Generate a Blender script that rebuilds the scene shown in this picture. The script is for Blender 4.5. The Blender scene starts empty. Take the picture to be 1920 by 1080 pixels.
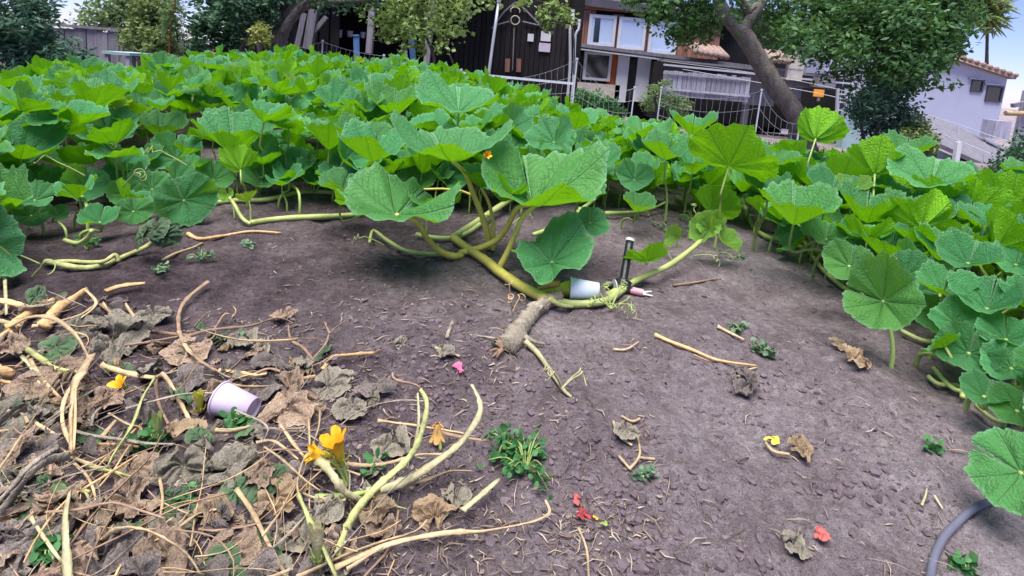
import bpy, math, random
import numpy as np
from mathutils import Vector, Matrix
R_ = math.radians
scene = bpy.context.scene
col = scene.collection
random.seed(7)
rng = np.random.default_rng(11)

# ------------------------------------------------------------------ camera
F = 1000.0                      # focal length in pixels of the 1920 px wide photograph
PITCH, ROLL = R_(8.0), R_(4.6)
PPY = 267.0                     # principal point row (shift lens)
CAMZ = 0.76
cd = bpy.data.cameras.new('camera'); cam = bpy.data.objects.new('camera', cd); col.objects.link(cam)
_f = Vector((0, math.cos(PITCH), -math.sin(PITCH))); _r0 = Vector((1, 0, 0)); _u0 = Vector((0, math.sin(PITCH), math.cos(PITCH)))
_r = math.cos(ROLL)*_r0 + math.sin(ROLL)*_u0
_u = -math.sin(ROLL)*_r0 + math.cos(ROLL)*_u0
_m = Matrix((_r, _u, -_f)).transposed().to_4x4(); _m.translation = (0, 0, CAMZ)
cam.matrix_world = _m
cd.sensor_width = 36.0; cd.sensor_fit = 'HORIZONTAL'; cd.lens = F/1920*36
cd.shift_y = (PPY-540)/1920
cd.clip_start = 0.02; cd.clip_end = 2000
scene.camera = cam
# ------------------------------------------------------------------ world, sun, exposure
SUN_EL, SUN_AZ = R_(76), R_(205)      # azimuth the light comes from (0 = +Y, clockwise)
w = bpy.data.worlds.new('World'); scene.world = w; w.use_nodes = True
nt = w.node_tree; bg = nt.nodes['Background']
sk = nt.nodes.new('ShaderNodeTexSky'); sk.sky_type = 'NISHITA'; sk.sun_disc = False
sk.sun_elevation = SUN_EL; sk.sun_rotation = SUN_AZ; sk.air_density = 0.7; sk.dust_density = 0.3; sk.ozone_density = 8.0
tn = nt.nodes.new('ShaderNodeMix'); tn.data_type = 'RGBA'; tn.blend_type = 'MULTIPLY'; tn.inputs[0].default_value = 1.0; tn.inputs[7].default_value = (1.30, 1.0, 1.12, 1)   # the photograph's cool lilac balance
nt.links.new(sk.outputs[0], tn.inputs[6]); nt.links.new(tn.outputs[2], bg.inputs['Color'])
bg.inputs['Strength'].default_value = 0.055
sl = bpy.data.lights.new('sun', 'SUN'); sl.energy = 2.5; sl.angle = R_(50); sl.color = (1.0, 0.97, 0.95)
sun = bpy.data.objects.new('sun', sl); col.objects.link(sun)
_d = Vector((math.sin(SUN_AZ)*math.cos(SUN_EL), math.cos(SUN_AZ)*math.cos(SUN_EL), math.sin(SUN_EL)))
sun.rotation_euler = _d.to_track_quat('Z', 'Y').to_euler(); sun.location = (0, 0, 12)
vs = scene.view_settings
vs.view_transform = 'Standard'; vs.look = 'None'; vs.gamma = 1.0; vs.use_curve_mapping = False; vs.exposure = 1.75
scene.render.engine = 'CYCLES'
scene.cycles.use_denoising = True
scene.cycles.max_bounces = 8; scene.cycles.transmission_bounces = 6; scene.cycles.diffuse_bounces = 4

# ------------------------------------------------------------------ helpers: projection, noise
def ray(px, py):
    return ((px-960)/F)*_r + (-(py-PPY)/F)*_u + _f
CAMP = Vector((0, 0, CAMZ))
def at(px, py, depth):
    return CAMP + ray(px, py)*depth
def project(P):
    q = Vector(P)-CAMP; z = max(.01, q.dot(_f)); return 960+F*q.dot(_r)/z, PPY-F*q.dot(_u)/z, z
def onY(px, py, Y):
    d = ray(px, py); return CAMP + d*(Y/d.y)
def _hash(ix, iy, s):
    h = (ix.astype(np.int64)*374761393 + iy.astype(np.int64)*668265263 + s*1442695041) & 0x7fffffff
    h = ((h ^ (h >> 13))*1274126177) & 0x7fffffff
    return ((h ^ (h >> 16)) & 0xffff)/65535.0
def vnoise(x, y, s=0):
    x = np.asarray(x, float); y = np.asarray(y, float)
    ix = np.floor(x); iy = np.floor(y); fx = x-ix; fy = y-iy
    fx = fx*fx*(3-2*fx); fy = fy*fy*(3-2*fy)
    a = _hash(ix, iy, s); b = _hash(ix+1, iy, s); c = _hash(ix, iy+1, s); d = _hash(ix+1, iy+1, s)
    return (a+(b-a)*fx)+((c+(d-c)*fx)-(a+(b-a)*fx))*fy
def fbm(x, y, s=0, o=4, g=.5):
    t = 0; a = 1; n = 0
    for k in range(o):
        t = t+a*(vnoise(np.asarray(x)*2**k+17.3*k, np.asarray(y)*2**k-9.1*k, s+k)-.5); n += a; a *= g
    return t/n*2
def ground_np(x, y):
    x = np.asarray(x, float); y = np.asarray(y, float)
    d = np.sqrt(x*x+y*y)
    az = x/np.maximum(d, .01)
    t = np.clip(d-2.3, 0, None)
    sl_ = .085-.45*np.clip(np.abs(az+.28)-.08, 0, 1)**1.25
    base = np.where(y > 0, np.maximum(sl_, -.10)*np.minimum(t*t/(t+.6), 3.6), 0)
    t2 = np.clip(d-7, 0, None)
    base = base-.045*t2*t2/(t2+2)
    base = np.maximum(base, -1.6)
    near = np.clip((7-d)/3, 0, 1)
    return base + near*(0.05*fbm(x/.75, y/.75, 3, 2) + 0.022*fbm(x/.2, y/.2, 9, 3) + 0.010*fbm(x/.05, y/.05, 21, 3, .6) + 0.016*(.3-np.abs(fbm(x/.085, y/.085, 41, 3, .6))))
def gz(x, y):
    return float(ground_np(x, y))
_ra = np.array([tuple(_r), tuple(_u), tuple(_f)])
def gpn(px, py, h=0.0):
    """points seen at those pixels of the photograph, h metres above the soil"""
    px = np.asarray(px, float); py = np.asarray(py, float)
    d = ((px-960)/F)[..., None]*_ra[0]+(-(py-PPY)/F)[..., None]*_ra[1]+_ra[2]
    dz = np.maximum(.12, -d[..., 2]); t = np.clip((CAMZ-h)/np.maximum(.05, -d[..., 2]), .2, 9)
    for k in range(7):
        p = t[..., None]*d; t = np.clip(t+(p[..., 2]+CAMZ-ground_np(p[..., 0], p[..., 1])-h)/dz*.9, .2, 30)
    return t[..., None]*d+np.array([0, 0, CAMZ])
def gp(px, py, h=0.0):
    return Vector(gpn(np.array([px]), np.array([py]), h)[0].tolist())

# ------------------------------------------------------------------ helpers: meshes, objects
def mesh(name, v, f, smooth=True, attrs=None, uv=None):
    me = bpy.data.meshes.new(name)
    v = np.asarray(v, dtype=np.float32).reshape(-1, 3)
    if isinstance(f, np.ndarray):
        n, k = f.shape
        me.vertices.add(len(v)); me.vertices.foreach_set('co', v.ravel())
        me.loops.add(n*k); me.loops.foreach_set('vertex_index', f.astype(np.int32).ravel())
        me.polygons.add(n)
        me.polygons.foreach_set('loop_start', np.arange(0, n*k, k, dtype=np.int32))
    else:
        me.from_pydata([tuple(p) for p in v.tolist()], [], f)
    me.update(calc_edges=True)
    me.polygons.foreach_set('use_smooth', np.full(len(me.polygons), smooth, dtype=bool))
    for an, arr in (attrs or {}).items():
        a = me.attributes.new(an, 'FLOAT', 'POINT'); a.data.foreach_set('value', np.asarray(arr, np.float32))
    if uv is not None:
        l = me.uv_layers.new(name='UVMap'); idx = np.empty(len(me.loops), np.int32); me.loops.foreach_get('vertex_index', idx)
        l.data.foreach_set('uv', np.asarray(uv, np.float32)[idx].ravel())
    return me
def obj(name, me, m=None, parent=None, loc=None):
    o = bpy.data.objects.new(name, me); col.objects.link(o)
    if m is not None and len(me.materials) == 0: me.materials.append(m)
    if parent is not None: o.parent = parent
    if loc is not None: o.location = loc
    return o
def tag(o, label, cat, group=None, kind=None):
    o['label'] = label; o['category'] = cat
    if group: o['group'] = group
    if kind: o['kind'] = kind
    return o
def thing(name, label, cat, loc=(0, 0, 0), group=None):
    o = bpy.data.objects.new(name, None); col.objects.link(o); o.location = loc; o.empty_display_size = .1
    return tag(o, label, cat, group)
def struct(o, label=None):
    o['kind'] = 'structure'
    if label: o['label'] = label
    return o
class MB:
    """collects shapes; build() links them as ONE mesh object relative to its parent"""
    def __init__(s): s.v = []; s.f = []; s.a = []
    def add(s, v, f, a=None):
        n = len(s.v); s.v += [tuple(p) for p in v]; s.f += [tuple(i+n for i in q) for q in f]
        s.a += list(a) if a is not None else [0.5]*len(v)
        return s
    def box(s, x0, x1, y0, y1, z0, z1, rot=0.0, piv=None):
        v = [(x, y, z) for z in (z0, z1) for y in (y0, y1) for x in (x0, x1)]
        if rot:
            c = piv or ((x0+x1)/2, (y0+y1)/2); ca, sa = math.cos(rot), math.sin(rot)
            v = [(c[0]+(x-c[0])*ca-(y-c[1])*sa, c[1]+(x-c[0])*sa+(y-c[1])*ca, z) for x, y, z in v]
        return s.add(v, [(0, 2, 3, 1), (4, 5, 7, 6), (0, 1, 5, 4), (1, 3, 7, 5), (3, 2, 6, 7), (2, 0, 4, 6)])
    def bar(s, a, b, wx, wy=None):
        """square bar from a to b"""
        a = Vector(a); b = Vector(b); d = (b-a).normalized()
        up = Vector((0, 0, 1)) if abs(d.z) < .9 else Vector((0, 1, 0))
        p = d.cross(up).normalized(); q = p.cross(d).normalized(); wy = wy or wx
        v = [e+p*(i*wx/2)+q*(j*wy/2) for e in (a, b) for i, j in ((-1, -1), (1, -1), (1, 1), (-1, 1))]
        return s.add(v, [(3, 2, 1, 0), (4, 5, 6, 7), (0, 1, 5, 4), (1, 2, 6, 5), (2, 3, 7, 6), (3, 0, 4, 7)])
    def tube(s, pts, rad, sides=7, seg=5, ridge=0.0, jit=0.0, seed=0, flat=1.0):
        v, f = tube_geo(pts, rad, sides, seg, ridge, jit, seed, flat); return s.add(v, f)
    def poly(s, pts, d):
        """flat outline extruded by vector d"""
        n = len(pts); d = Vector(d); P = [Vector(p) for p in pts]
        return s.add([tuple(p) for p in P]+[tuple(p+d) for p in P], [tuple(range(n))[::-1], tuple(range(n, 2*n))]+[(i, (i+1) % n, n+(i+1) % n, n+i) for i in range(n)])
    def build(s, name, m, parent=None, smooth=False, attr=None):
        off = Vector((0, 0, 0))
        if parent is not None:
            off = parent.location.copy()
            if parent.parent is not None: off = off+parent.parent.location
        if not s.v: return None
        v = np.asarray(s.v)-np.array(off)
        me = mesh(name, v, s.f, smooth, {attr: s.a} if attr else None)
        return obj(name, me, m, parent)
def smooth_path(pts, rad, seg):
    P = [Vector(p) for p in pts]; n = len(P)
    if not hasattr(rad, '__len__'): rad = [rad]*n
    if len(rad) != n: rad = list(np.interp(np.linspace(0, 1, n), np.linspace(0, 1, len(rad)), rad))
    out = []; ro = []
    for i in range(n-1):
        p0 = P[max(i-1, 0)]; p1 = P[i]; p2 = P[i+1]; p3 = P[min(i+2, n-1)]
        for k in range(seg):
            t = k/seg
            out.append(.5*((2*p1)+(p2-p0)*t+(2*p0-5*p1+4*p2-p3)*t*t+(3*p1-p0-3*p2+p3)*t**3)); ro.append(rad[i]+(rad[i+1]-rad[i])*t)
    out.append(P[-1]); ro.append(rad[-1])
    return out, ro
def tube_geo(pts, rad, sides=7, seg=5, ridge=0.0, jit=0.0, seed=0, flat=1.0):
    C, r = smooth_path(pts, rad, seg); n = len(C); rn = random.Random(seed)
    v = []; f = []; N = None; tw = rn.uniform(0, 3); rr = 1
    for i in range(n):
        t = (C[min(i+1, n-1)]-C[max(i-1, 0)])
        t = t.normalized() if t.length > 1e-7 else Vector((0, 0, 1))
        if N is None:
            N = t.cross(Vector((.3, .2, 1))).normalized()
            if N.length < .1: N = Vector((1, 0, 0))
        N = (N-t*N.dot(t)).normalized(); B = t.cross(N)
        rr = r[i]*(1+jit*(rn.random()-.5))
        if flat < 1:
            tw += rn.uniform(-.25, .3); N2 = N*math.cos(tw)+B*math.sin(tw); B2 = t.cross(N2)
            if i % max(2, seg+1) == 0: rr *= 1.22            # a node
        else: N2, B2 = N, B
        for k in range(sides):
            a = 2*math.pi*k/sides; q = rr*(1+(ridge if k % 2 else -ridge))
            v.append(C[i]+N2*(math.cos(a)*q)+B2*(math.sin(a)*q*flat))
    for i in range(n-1):
        for k in range(sides):
            k2 = (k+1) % sides
            f.append((i*sides+k, i*sides+k2, (i+1)*sides+k2, (i+1)*sides+k))
    f.append(tuple(range(sides))[::-1]); f.append(tuple((n-1)*sides+k for k in range(sides)))
    return v, f

# ------------------------------------------------------------------ helpers: materials
class NT:
    def __init__(s, name):
        s.m = bpy.data.materials.new(name); s.m.use_nodes = True; s.t = s.m.node_tree; s.p = s.t.nodes['Principled BSDF']; s.out = s.t.nodes['Material Output']
    def n(s, ty, **kw):
        d = s.t.nodes.new(ty)
        for k, v in kw.items(): setattr(d, k, v)
        return d
    def l(s, a, b): s.t.links.new(a, b)
    def math(s, op, a, b=None, c=None):
        d = s.n('ShaderNodeMath', operation=op)
        for i, x in enumerate((a, b, c)):
            if x is None: continue
            if isinstance(x, (int, float)): d.inputs[i].default_value = x
            else: s.l(x, d.inputs[i])
        return d.outputs[0]
    def pos(s, scale=(1, 1, 1)):
        g = s.n('ShaderNodeNewGeometry'); mp = s.n('ShaderNodeMapping'); mp.inputs['Scale'].default_value = scale
        s.l(g.outputs['Position'], mp.inputs['Vector']); return mp.outputs[0]
    def noise(s, vec, scale, detail=4, rough=.55, dist=0):
        d = s.n('ShaderNodeTexNoise'); d.inputs['Scale'].default_value = scale; d.inputs['Detail'].default_value = detail
        d.inputs['Roughness'].default_value = rough; d.inputs['Distortion'].default_value = dist
        s.l(vec, d.inputs['Vector']); return d.outputs['Fac']
    def ramp(s, fac, stops, interp='LINEAR'):
        d = s.n('ShaderNodeValToRGB'); e = d.color_ramp.elements; d.color_ramp.interpolation = interp
        while len(e) < len(stops): e.new(.5)
        for i, (p, c) in enumerate(stops):
            e[i].position = p; e[i].color = (*c, 1) if len(c) == 3 else c
        s.l(fac, d.inputs[0]); return d.outputs[0]
    def mix(s, fac, a, b, blend='MIX'):
        d = s.n('ShaderNodeMix', data_type='RGBA', blend_type=blend)
        for i, x in ((0, fac), (6, a), (7, b)):
            if isinstance(x, (int, float)): d.inputs[i].default_value = x
            elif isinstance(x, tuple): d.inputs[i].default_value = (*x, 1)
            else: s.l(x, d.inputs[i])
        return d.outputs[2]
    def bump(s, h, strength=.5, dist=.01, normal=None):
        d = s.n('ShaderNodeBump'); d.inputs['Strength'].default_value = strength; d.inputs['Distance'].default_value = dist
        s.l(h, d.inputs['Height'])
        if normal is not None: s.l(normal, d.inputs['Normal'])
        return d.outputs[0]
    def set(s, **kw):
        for k, v in kw.items():
            i = s.p.inputs[k.replace('_', ' ')]
            if isinstance(v, (int, float)): i.default_value = v
            elif isinstance(v, tuple): i.default_value = (*v, 1)
            else: s.l(v, i)
        return s.m
def plain(name, c, rough=.7, var=.35, scale=8, stretch=(1, 1, 1), bump=.3, bdist=.004, spec=.3, rand=.15, metallic=0.0):
    """colour with noise variation, per-object variation and fine relief"""
    t = NT(name); p = t.pos(stretch); a = t.noise(p, scale, 5, .6); b = t.noise(p, scale*5, 3)
    dk = tuple(x*(1-var) for x in c); lt = tuple(min(1, x*(1+var)) for x in c)
    cc = t.ramp(t.math('ADD', t.math('MULTIPLY', a, .7), t.math('MULTIPLY', b, .3)), [(.3, dk), (.52, c), (.72, lt)])
    oi = t.n('ShaderNodeObjectInfo'); k = t.math('MULTIPLY_ADD', oi.outputs['Random'], 2*rand, 1-rand)
    h = t.n('ShaderNodeHueSaturation'); t.l(cc, h.inputs['Color']); t.l(k, h.inputs['Value'])
    return t.set(Base_Color=h.outputs[0], Roughness=rough, Specular_IOR_Level=spec, Metallic=metallic, Normal=t.bump(b, bump, bdist))
# ------------------------------------------------------------------ materials
def soil_mat():
    t = NT('soil'); p = t.pos()
    a = t.noise(p, .9, 3, .5); b = t.noise(p, 6.5, 5, .65); c = t.noise(p, 38, 6, .72); d = t.noise(p, 170, 3, .7)
    vo = t.n('ShaderNodeTexVoronoi'); vo.inputs['Scale'].default_value = 75; t.l(p, vo.inputs['Vector']); vo.inputs['Randomness'].default_value = 1
    sx = t.n('ShaderNodeSeparateXYZ'); t.l(p, sx.inputs[0])
    x_tone = t.math('MULTIPLY_ADD', sx.outputs[0], .075, -.015)                       # darker towards the left and the middle, lighter towards the right
    x_tone = t.math('MINIMUM', t.math('MAXIMUM', x_tone, -.07), .075)
    fac = t.math('ADD', x_tone, t.math('ADD', t.math('MULTIPLY', a, .50), t.math('ADD', t.math('MULTIPLY', b, .30), t.math('MULTIPLY', c, .30))))
    cc = t.ramp(fac, [(.38, (.055, .040, .043)), (.47, (.140, .108, .112)), (.56, (.250, .203, .206)), (.68, (.39, .335, .338))])
    sp = t.ramp(d, [(.62, (0, 0, 0)), (.72, (1, 1, 1))])
    cc = t.mix(t.math('MULTIPLY', sp, .4), cc, (.30, .24, .22))
    cr = t.n('ShaderNodeSeparateColor'); t.l(vo.outputs['Color'], cr.inputs[0])
    cc = t.mix(t.math('MULTIPLY', cr.outputs[0], .35), cc, (.075, .055, .058))
    n0 = t.bump(b, .6, .09); n1 = t.bump(c, 1.0, .045, n0); n2 = t.bump(vo.outputs['Distance'], .5, .014, n1); n3 = t.bump(d, .8, .008, n2)
    return t.set(Base_Color=cc, Roughness=.95, Specular_IOR_Level=.12, Normal=n3)
def leaf_mat(name, top, top2, under, vein, transl=.34, rough=.5, dry=0.0):
    t = NT(name)
    uv = t.n('ShaderNodeUVMap'); sx = t.n('ShaderNodeSeparateXYZ'); t.l(uv.outputs[0], sx.inputs[0])
    T, rho = sx.outputs[0], sx.outputs[1]
    fr = t.math('FRACT', t.math('ADD', T, .5)); a = t.math('ABSOLUTE', t.math('SUBTRACT', fr, .5))      # 0 on a main vein
    tc = t.n('ShaderNodeTexCoord'); oc = tc.outputs['Object']
    big = t.noise(oc, 2.2, 3); fine = t.noise(oc, 14, 4, .6)
    av = t.math('MULTIPLY', a, rho)
    main = t.math('SUBTRACT', 1, t.math('SMOOTH_MIN', t.math('DIVIDE', av, .022), 1.0, .2))
    wv = t.math('ADD', t.math('MULTIPLY', rho, 7.0), t.math('MULTIPLY', a, -5.0)); wv = t.math('ADD', wv, t.math('MULTIPLY', fine, .8))
    sw = t.math('ABSOLUTE', t.math('SUBTRACT', t.math('FRACT', wv), .5))
    sec = t.math('MAXIMUM', 0.0, t.math('SUBTRACT', 1, t.math('DIVIDE', sw, .10)))
    sec = t.math('MULTIPLY', sec, .4)
    v = t.math('MAXIMUM', t.math('MAXIMUM', main, 0.0), sec)
    oi = t.n('ShaderNodeObjectInfo'); rnd = oi.outputs['Random']
    base = t.mix(t.math('ADD', t.math('MULTIPLY', big, .6), t.math('MULTIPLY', rnd, .5)), top, top2)
    if not dry:
        r2 = t.math('FRACT', t.math('MULTIPLY', rnd, 17.3)); yel = t.ramp(r2, [(.45, (0, 0, 0)), (1.0, (1, 1, 1))])
        base = t.mix(t.math('MULTIPLY', yel, .55), base, (.13, .34, .045))
        blo = t.ramp(t.noise(oc, 5.0, 4, .6), [(.62, (0, 0, 0)), (.74, (1, 1, 1))]); r3 = t.ramp(t.math('FRACT', t.math('MULTIPLY', rnd, 41.7)), [(.6, (0, 0, 0)), (.9, (1, 1, 1))])
        base = t.mix(t.math('MULTIPLY', t.math('MULTIPLY', blo, r3), .5), base, (.26, .36, .16))      # mildew and yellowing on some leaves
    base = t.mix(t.math('MULTIPLY', v, .7), base, vein)
    edge = t.ramp(rho, [(.90, (0, 0, 0)), (1.0, (1, 1, 1))])
    base = t.mix(t.math('MULTIPLY', edge, .75), base, vein)
    if dry:
        base = t.mix(t.ramp(fine, [(.45, (0, 0, 0)), (.62, (1, 1, 1))]), base, under)
    hs_ = t.n('ShaderNodeHueSaturation'); t.l(base, hs_.inputs['Color']); t.l(t.math('MULTIPLY_ADD', t.math('FRACT', t.math('MULTIPLY', rnd, 7.7)), .45, .78), hs_.inputs['Value'])
    base = hs_.outputs[0]
    geo = t.n('ShaderNodeNewGeometry')
    ub = t.mix(t.math('MULTIPLY', v, .4), under, vein)
    both = t.mix(geo.outputs['Backfacing'], base, ub) if not dry else base
    h = t.math('ADD', t.math('MULTIPLY', v, -.35), t.math('MULTIPLY', fine, .38 if not dry else .8))
    nm = t.bump(h, .6, .055) if not dry else t.bump(h, .4, .02)
    t.set(Base_Color=both, Roughness=rough, Specular_IOR_Level=.35, Normal=nm)
    tr = t.n('ShaderNodeBsdfTranslucent'); t.l(t.mix(t.math('MULTIPLY', v, .5), under, tuple(min(1, x*.7) for x in under)), tr.inputs['Color']); t.l(nm, tr.inputs['Normal'])
    mx = t.n('ShaderNodeMixShader'); mx.inputs[0].default_value = transl
    t.l(t.p.outputs[0], mx.inputs[1]); t.l(tr.outputs[0], mx.inputs[2]); t.l(mx.outputs[0], t.out.inputs[0])
    return t.m
def foliage_mat(name, stops, under, transl=.25, rough=.55):
    """small tree leaves: colour from the point attribute rnd"""
    t = NT(name); at_ = t.n('ShaderNodeAttribute'); at_.attribute_name = 'rnd'
    c = t.ramp(at_.outputs['Fac'], stops); t.set(Base_Color=c, Roughness=rough, Specular_IOR_Level=.3)
    tr = t.n('ShaderNodeBsdfTranslucent'); tr.inputs['Color'].default_value = (*under, 1)
    mx = t.n('ShaderNodeMixShader'); mx.inputs[0].default_value = transl
    t.l(t.p.outputs[0], mx.inputs[1]); t.l(tr.outputs[0], mx.inputs[2]); t.l(mx.outputs[0], t.out.inputs[0])
    return t.m
def wood_mat(name, c, var=.45, rough=.85, sc=(18, 18, 1.2)):
    return plain(name, c, rough, var, 1.6, sc, .4, .004, .2, .22)
M = {}
M['soil'] = soil_mat()
M['leaf'] = leaf_mat('pumpkin_leaf', (.032, .205, .052), (.092, .325, .125), (.23, .56, .006), (.20, .44, .20), .34, .42)
M['leaf_young'] = leaf_mat('young_leaf', (.14, .34, .04), (.20, .42, .06), (.34, .55, .03), (.32, .50, .12), .4)
M['leaf_dry'] = leaf_mat('dry_leaf', (.29, .205, .135), (.38, .28, .19), (.17, .115, .085), (.46, .36, .25), .12, .85, 1.0)
M['leaf_grey'] = leaf_mat('grey_wilted_leaf', (.20, .185, .135), (.28, .25, .185), (.13, .11, .088), (.36, .32, .23), .1, .85, 1.0)
M['leaf_wilt'] = leaf_mat('wilted_green_leaf', (.05, .13, .06), (.085, .17, .075), (.10, .12, .06), (.2, .26, .12), .15, .7, 1.0)
M['leaf_tan'] = leaf_mat('tan_leaf', (.33, .235, .135), (.42, .32, .19), (.25, .16, .10), (.5, .4, .25), .2, .85, 1.0)
M['leaf_dark'] = leaf_mat('dark_rotten_leaf', (.13, .105, .095), (.20, .165, .14), (.075, .064, .062), (.28, .23, .19), .05, .9, 1.0)
M['stalk'] = plain('green_stalk', (.30, .39, .11), .5, .3, 14, (1, 1, .3), .3, .002, .4)
M['stalk_yellow'] = plain('yellow_stalk', (.56, .49, .10), .45, .25, 12, (1, 1, .3), .3, .002, .4)
M['vine'] = plain('vine', (.38, .43, .14), .5, .3, 14, (1, 1, 1), .4, .003, .4)
M['tendril'] = plain('tendril', (.34, .41, .13), .5, .2, 20)
M['straw'] = plain('straw_stem', (.47, .34, .19), .75, .5, 26, (1, 1, 1), .6, .004, .25)
M['straw_orange'] = plain('orange_straw_stem', (.58, .365, .165), .65, .5, 26, (1, 1, 1), .5, .004, .3)
M['straw_green'] = plain('greenish_stem', (.36, .37, .14), .6, .5, 26, (1, 1, 1), .5, .004, .3)
M['straw_pale'] = plain('pale_stem', (.41, .37, .20), .6, .5, 26, (1, 1, 1), .5, .004, .3)
M['twig'] = plain('twig', (.29, .19, .125), .85, .4, 22, (1, 1, 1), .6, .004, .2)
M['deadwood'] = plain('dead_stem', (.30, .255, .195), .85, .6, 30, (1, 1, 1), .9, .006, .2)
M['litter'] = plain('litter', (.40, .31, .22), .9, .5, 30, (1, 1, 1), .3, .002, .15)
M['clod'] = plain('clod', (.15, .115, .125), .95, .6, 9, (1, 1, 1), .9, .008, .1)
M['petal'] = plain('petal', (.88, .47, .02), .55, .25, 20, (1, 1, 1), .4, .003, .3)
M['flower_green'] = plain('flower_green', (.44, .42, .05), .55, .25, 20)
M['petal_dry'] = plain('dry_petal', (.48, .27, .08), .75, .35, 30)
M['red'] = plain('red_petal', (.30, .035, .04), .6, .4, 40)
M['scarlet'] = plain('scarlet_scrap', (.42, .10, .085), .7, .4, 40, (1, 1, 1), .8, .004)
M['pink'] = plain('pink_petal', (.75, .13, .25), .6, .2, 40)
M['paper_lilac'] = plain('lilac_paper', (.56, .46, .58), .7, .05, 6, (1, 1, 1), .06, .001, .3, .02)
M['paper_blue'] = plain('bluish_paper', (.60, .66, .76), .7, .05, 6, (1, 1, 1), .06, .001, .3, .02)
M['black'] = plain('black_plastic', (.012, .012, .014), .4, .3, 20, (1, 1, 1), .2, .002, .5, .02)
M['clear'] = plain('pale_plastic', (.62, .62, .58), .35, .1, 20)
M['pinkplastic'] = plain('pink_plastic', (.62, .30, .33), .5, .15, 20)
M['hose'] = plain('hose', (.10, .10, .13), .5, .15, 14, (1, 1, 1), .2, .002, .4)
M['bark'] = plain('bark', (.10, .08, .075), .95, .55, 7, (1.6, 1.6, .5), 1.0, .03, .15)
M['bark_light'] = plain('pale_bark', (.20, .17, .155), .95, .5, 7, (1.6, 1.6, .5), 1.0, .03, .15)
M['oldwood'] = wood_mat('weathered_wood', (.22, .205, .225))
M['greywood'] = wood_mat('grey_boards', (.34, .33, .39))
M['darkwood'] = wood_mat('dark_boards', (.022, .019, .021), .6)
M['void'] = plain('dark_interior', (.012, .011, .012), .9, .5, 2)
M['redwood'] = wood_mat('redwood_boards', (.33, .165, .115))
M['rust'] = wood_mat('orange_panel', (.38, .105, .035))
M['white'] = plain('white_paint', (.60, .61, .64), .5, .08, 3, (1, 1, 1), .1, .001, .3, .05)
M['metal'] = plain('galvanised', (.55, .56, .60), .4, .15, 9, (1, 1, 1), .2, .001, .5, .05, .3)
M['net'] = plain('white_netting', (.42, .42, .43), .6, .1, 9)
M['roofdark'] = plain('dark_roof', (.075, .07, .085), .8, .3, 3)
M['roofgrey'] = plain('grey_roof', (.17, .16, .185), .85, .3, 5, (1, 1, 1), .5, .01)
M['housewhite'] = plain('pale_render', (.44, .455, .57), .85, .06, 2, (1, 1, 1), .2, .004)
M['teal'] = plain('teal_wall', (.32, .45, .44), .8, .25, 3)
M['tile'] = plain('roof_tile', (.30, .21, .17), .85, .4, 6)
M['beige'] = plain('beige_board', (.50, .45, .38), .8, .25, 5)
M['bluepaint'] = plain('blue_paint', (.10, .20, .42), .6, .25, 5)
M['orange'] = plain('orange_sign', (.85, .33, .03), .6, .1, 5)
M['grass'] = plain('distant_grass', (.12, .14, .06), .95, .5, 2)
def glass_mat(name, c, rough=.08):
    t = NT(name); return t.set(Base_Color=c, Roughness=rough, Specular_IOR_Level=.8)
M['pane'] = glass_mat('sky_tinted_pane', (.50, .60, .78))  # the sky's reflection is painted in as a pale blue base colour
M['pane_dark'] = glass_mat('dark_pane', (.012, .013, .018))
G_ = lambda *c: list(c)
M['fol_big'] = foliage_mat('tree_leaves', [(0, (0.027, 0.075, 0.027)), (.5, (0.048, 0.128, 0.039)), (1, (0.112, 0.240, 0.060))], (0.135, 0.255, 0.045))
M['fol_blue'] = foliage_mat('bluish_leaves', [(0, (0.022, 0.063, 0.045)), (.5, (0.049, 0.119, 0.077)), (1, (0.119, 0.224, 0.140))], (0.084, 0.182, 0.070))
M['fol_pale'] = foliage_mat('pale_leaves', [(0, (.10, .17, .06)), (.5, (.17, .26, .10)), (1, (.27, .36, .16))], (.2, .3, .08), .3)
M['fol_olive'] = foliage_mat('olive_leaves', [(0, (0.061, 0.101, 0.027)), (.5, (0.135, 0.189, 0.054)), (1, (0.257, 0.311, 0.108))], (0.189, 0.270, 0.054))
M['fol_yellow'] = foliage_mat('yellow_leaves', [(0, (.15, .20, .04)), (.5, (.27, .31, .07)), (1, (.42, .40, .14))], (.3, .34, .06), .3)
M['fol_dark'] = foliage_mat('dark_leaves', [(0, (0.022, 0.064, 0.035)), (.5, (0.042, 0.112, 0.054)), (1, (0.112, 0.224, 0.120))], (0.080, 0.160, 0.048))
M['fol_round'] = foliage_mat('round_leaves', [(0, (0.060, 0.120, 0.036)), (.5, (0.156, 0.252, 0.072)), (1, (0.432, 0.528, 0.216))], (0.300, 0.408, 0.072), .3)
M['weed'] = foliage_mat('weed_leaves', [(0, (.03, .10, .03)), (.5, (.05, .17, .05)), (1, (.10, .26, .08))], (.10, .24, .03), .25)
M['weed_grey'] = foliage_mat('grey_weed_leaves', [(0, (.06, .12, .06)), (.5, (.11, .19, .10)), (1, (.18, .27, .16))], (.1, .2, .06), .2)

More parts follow.
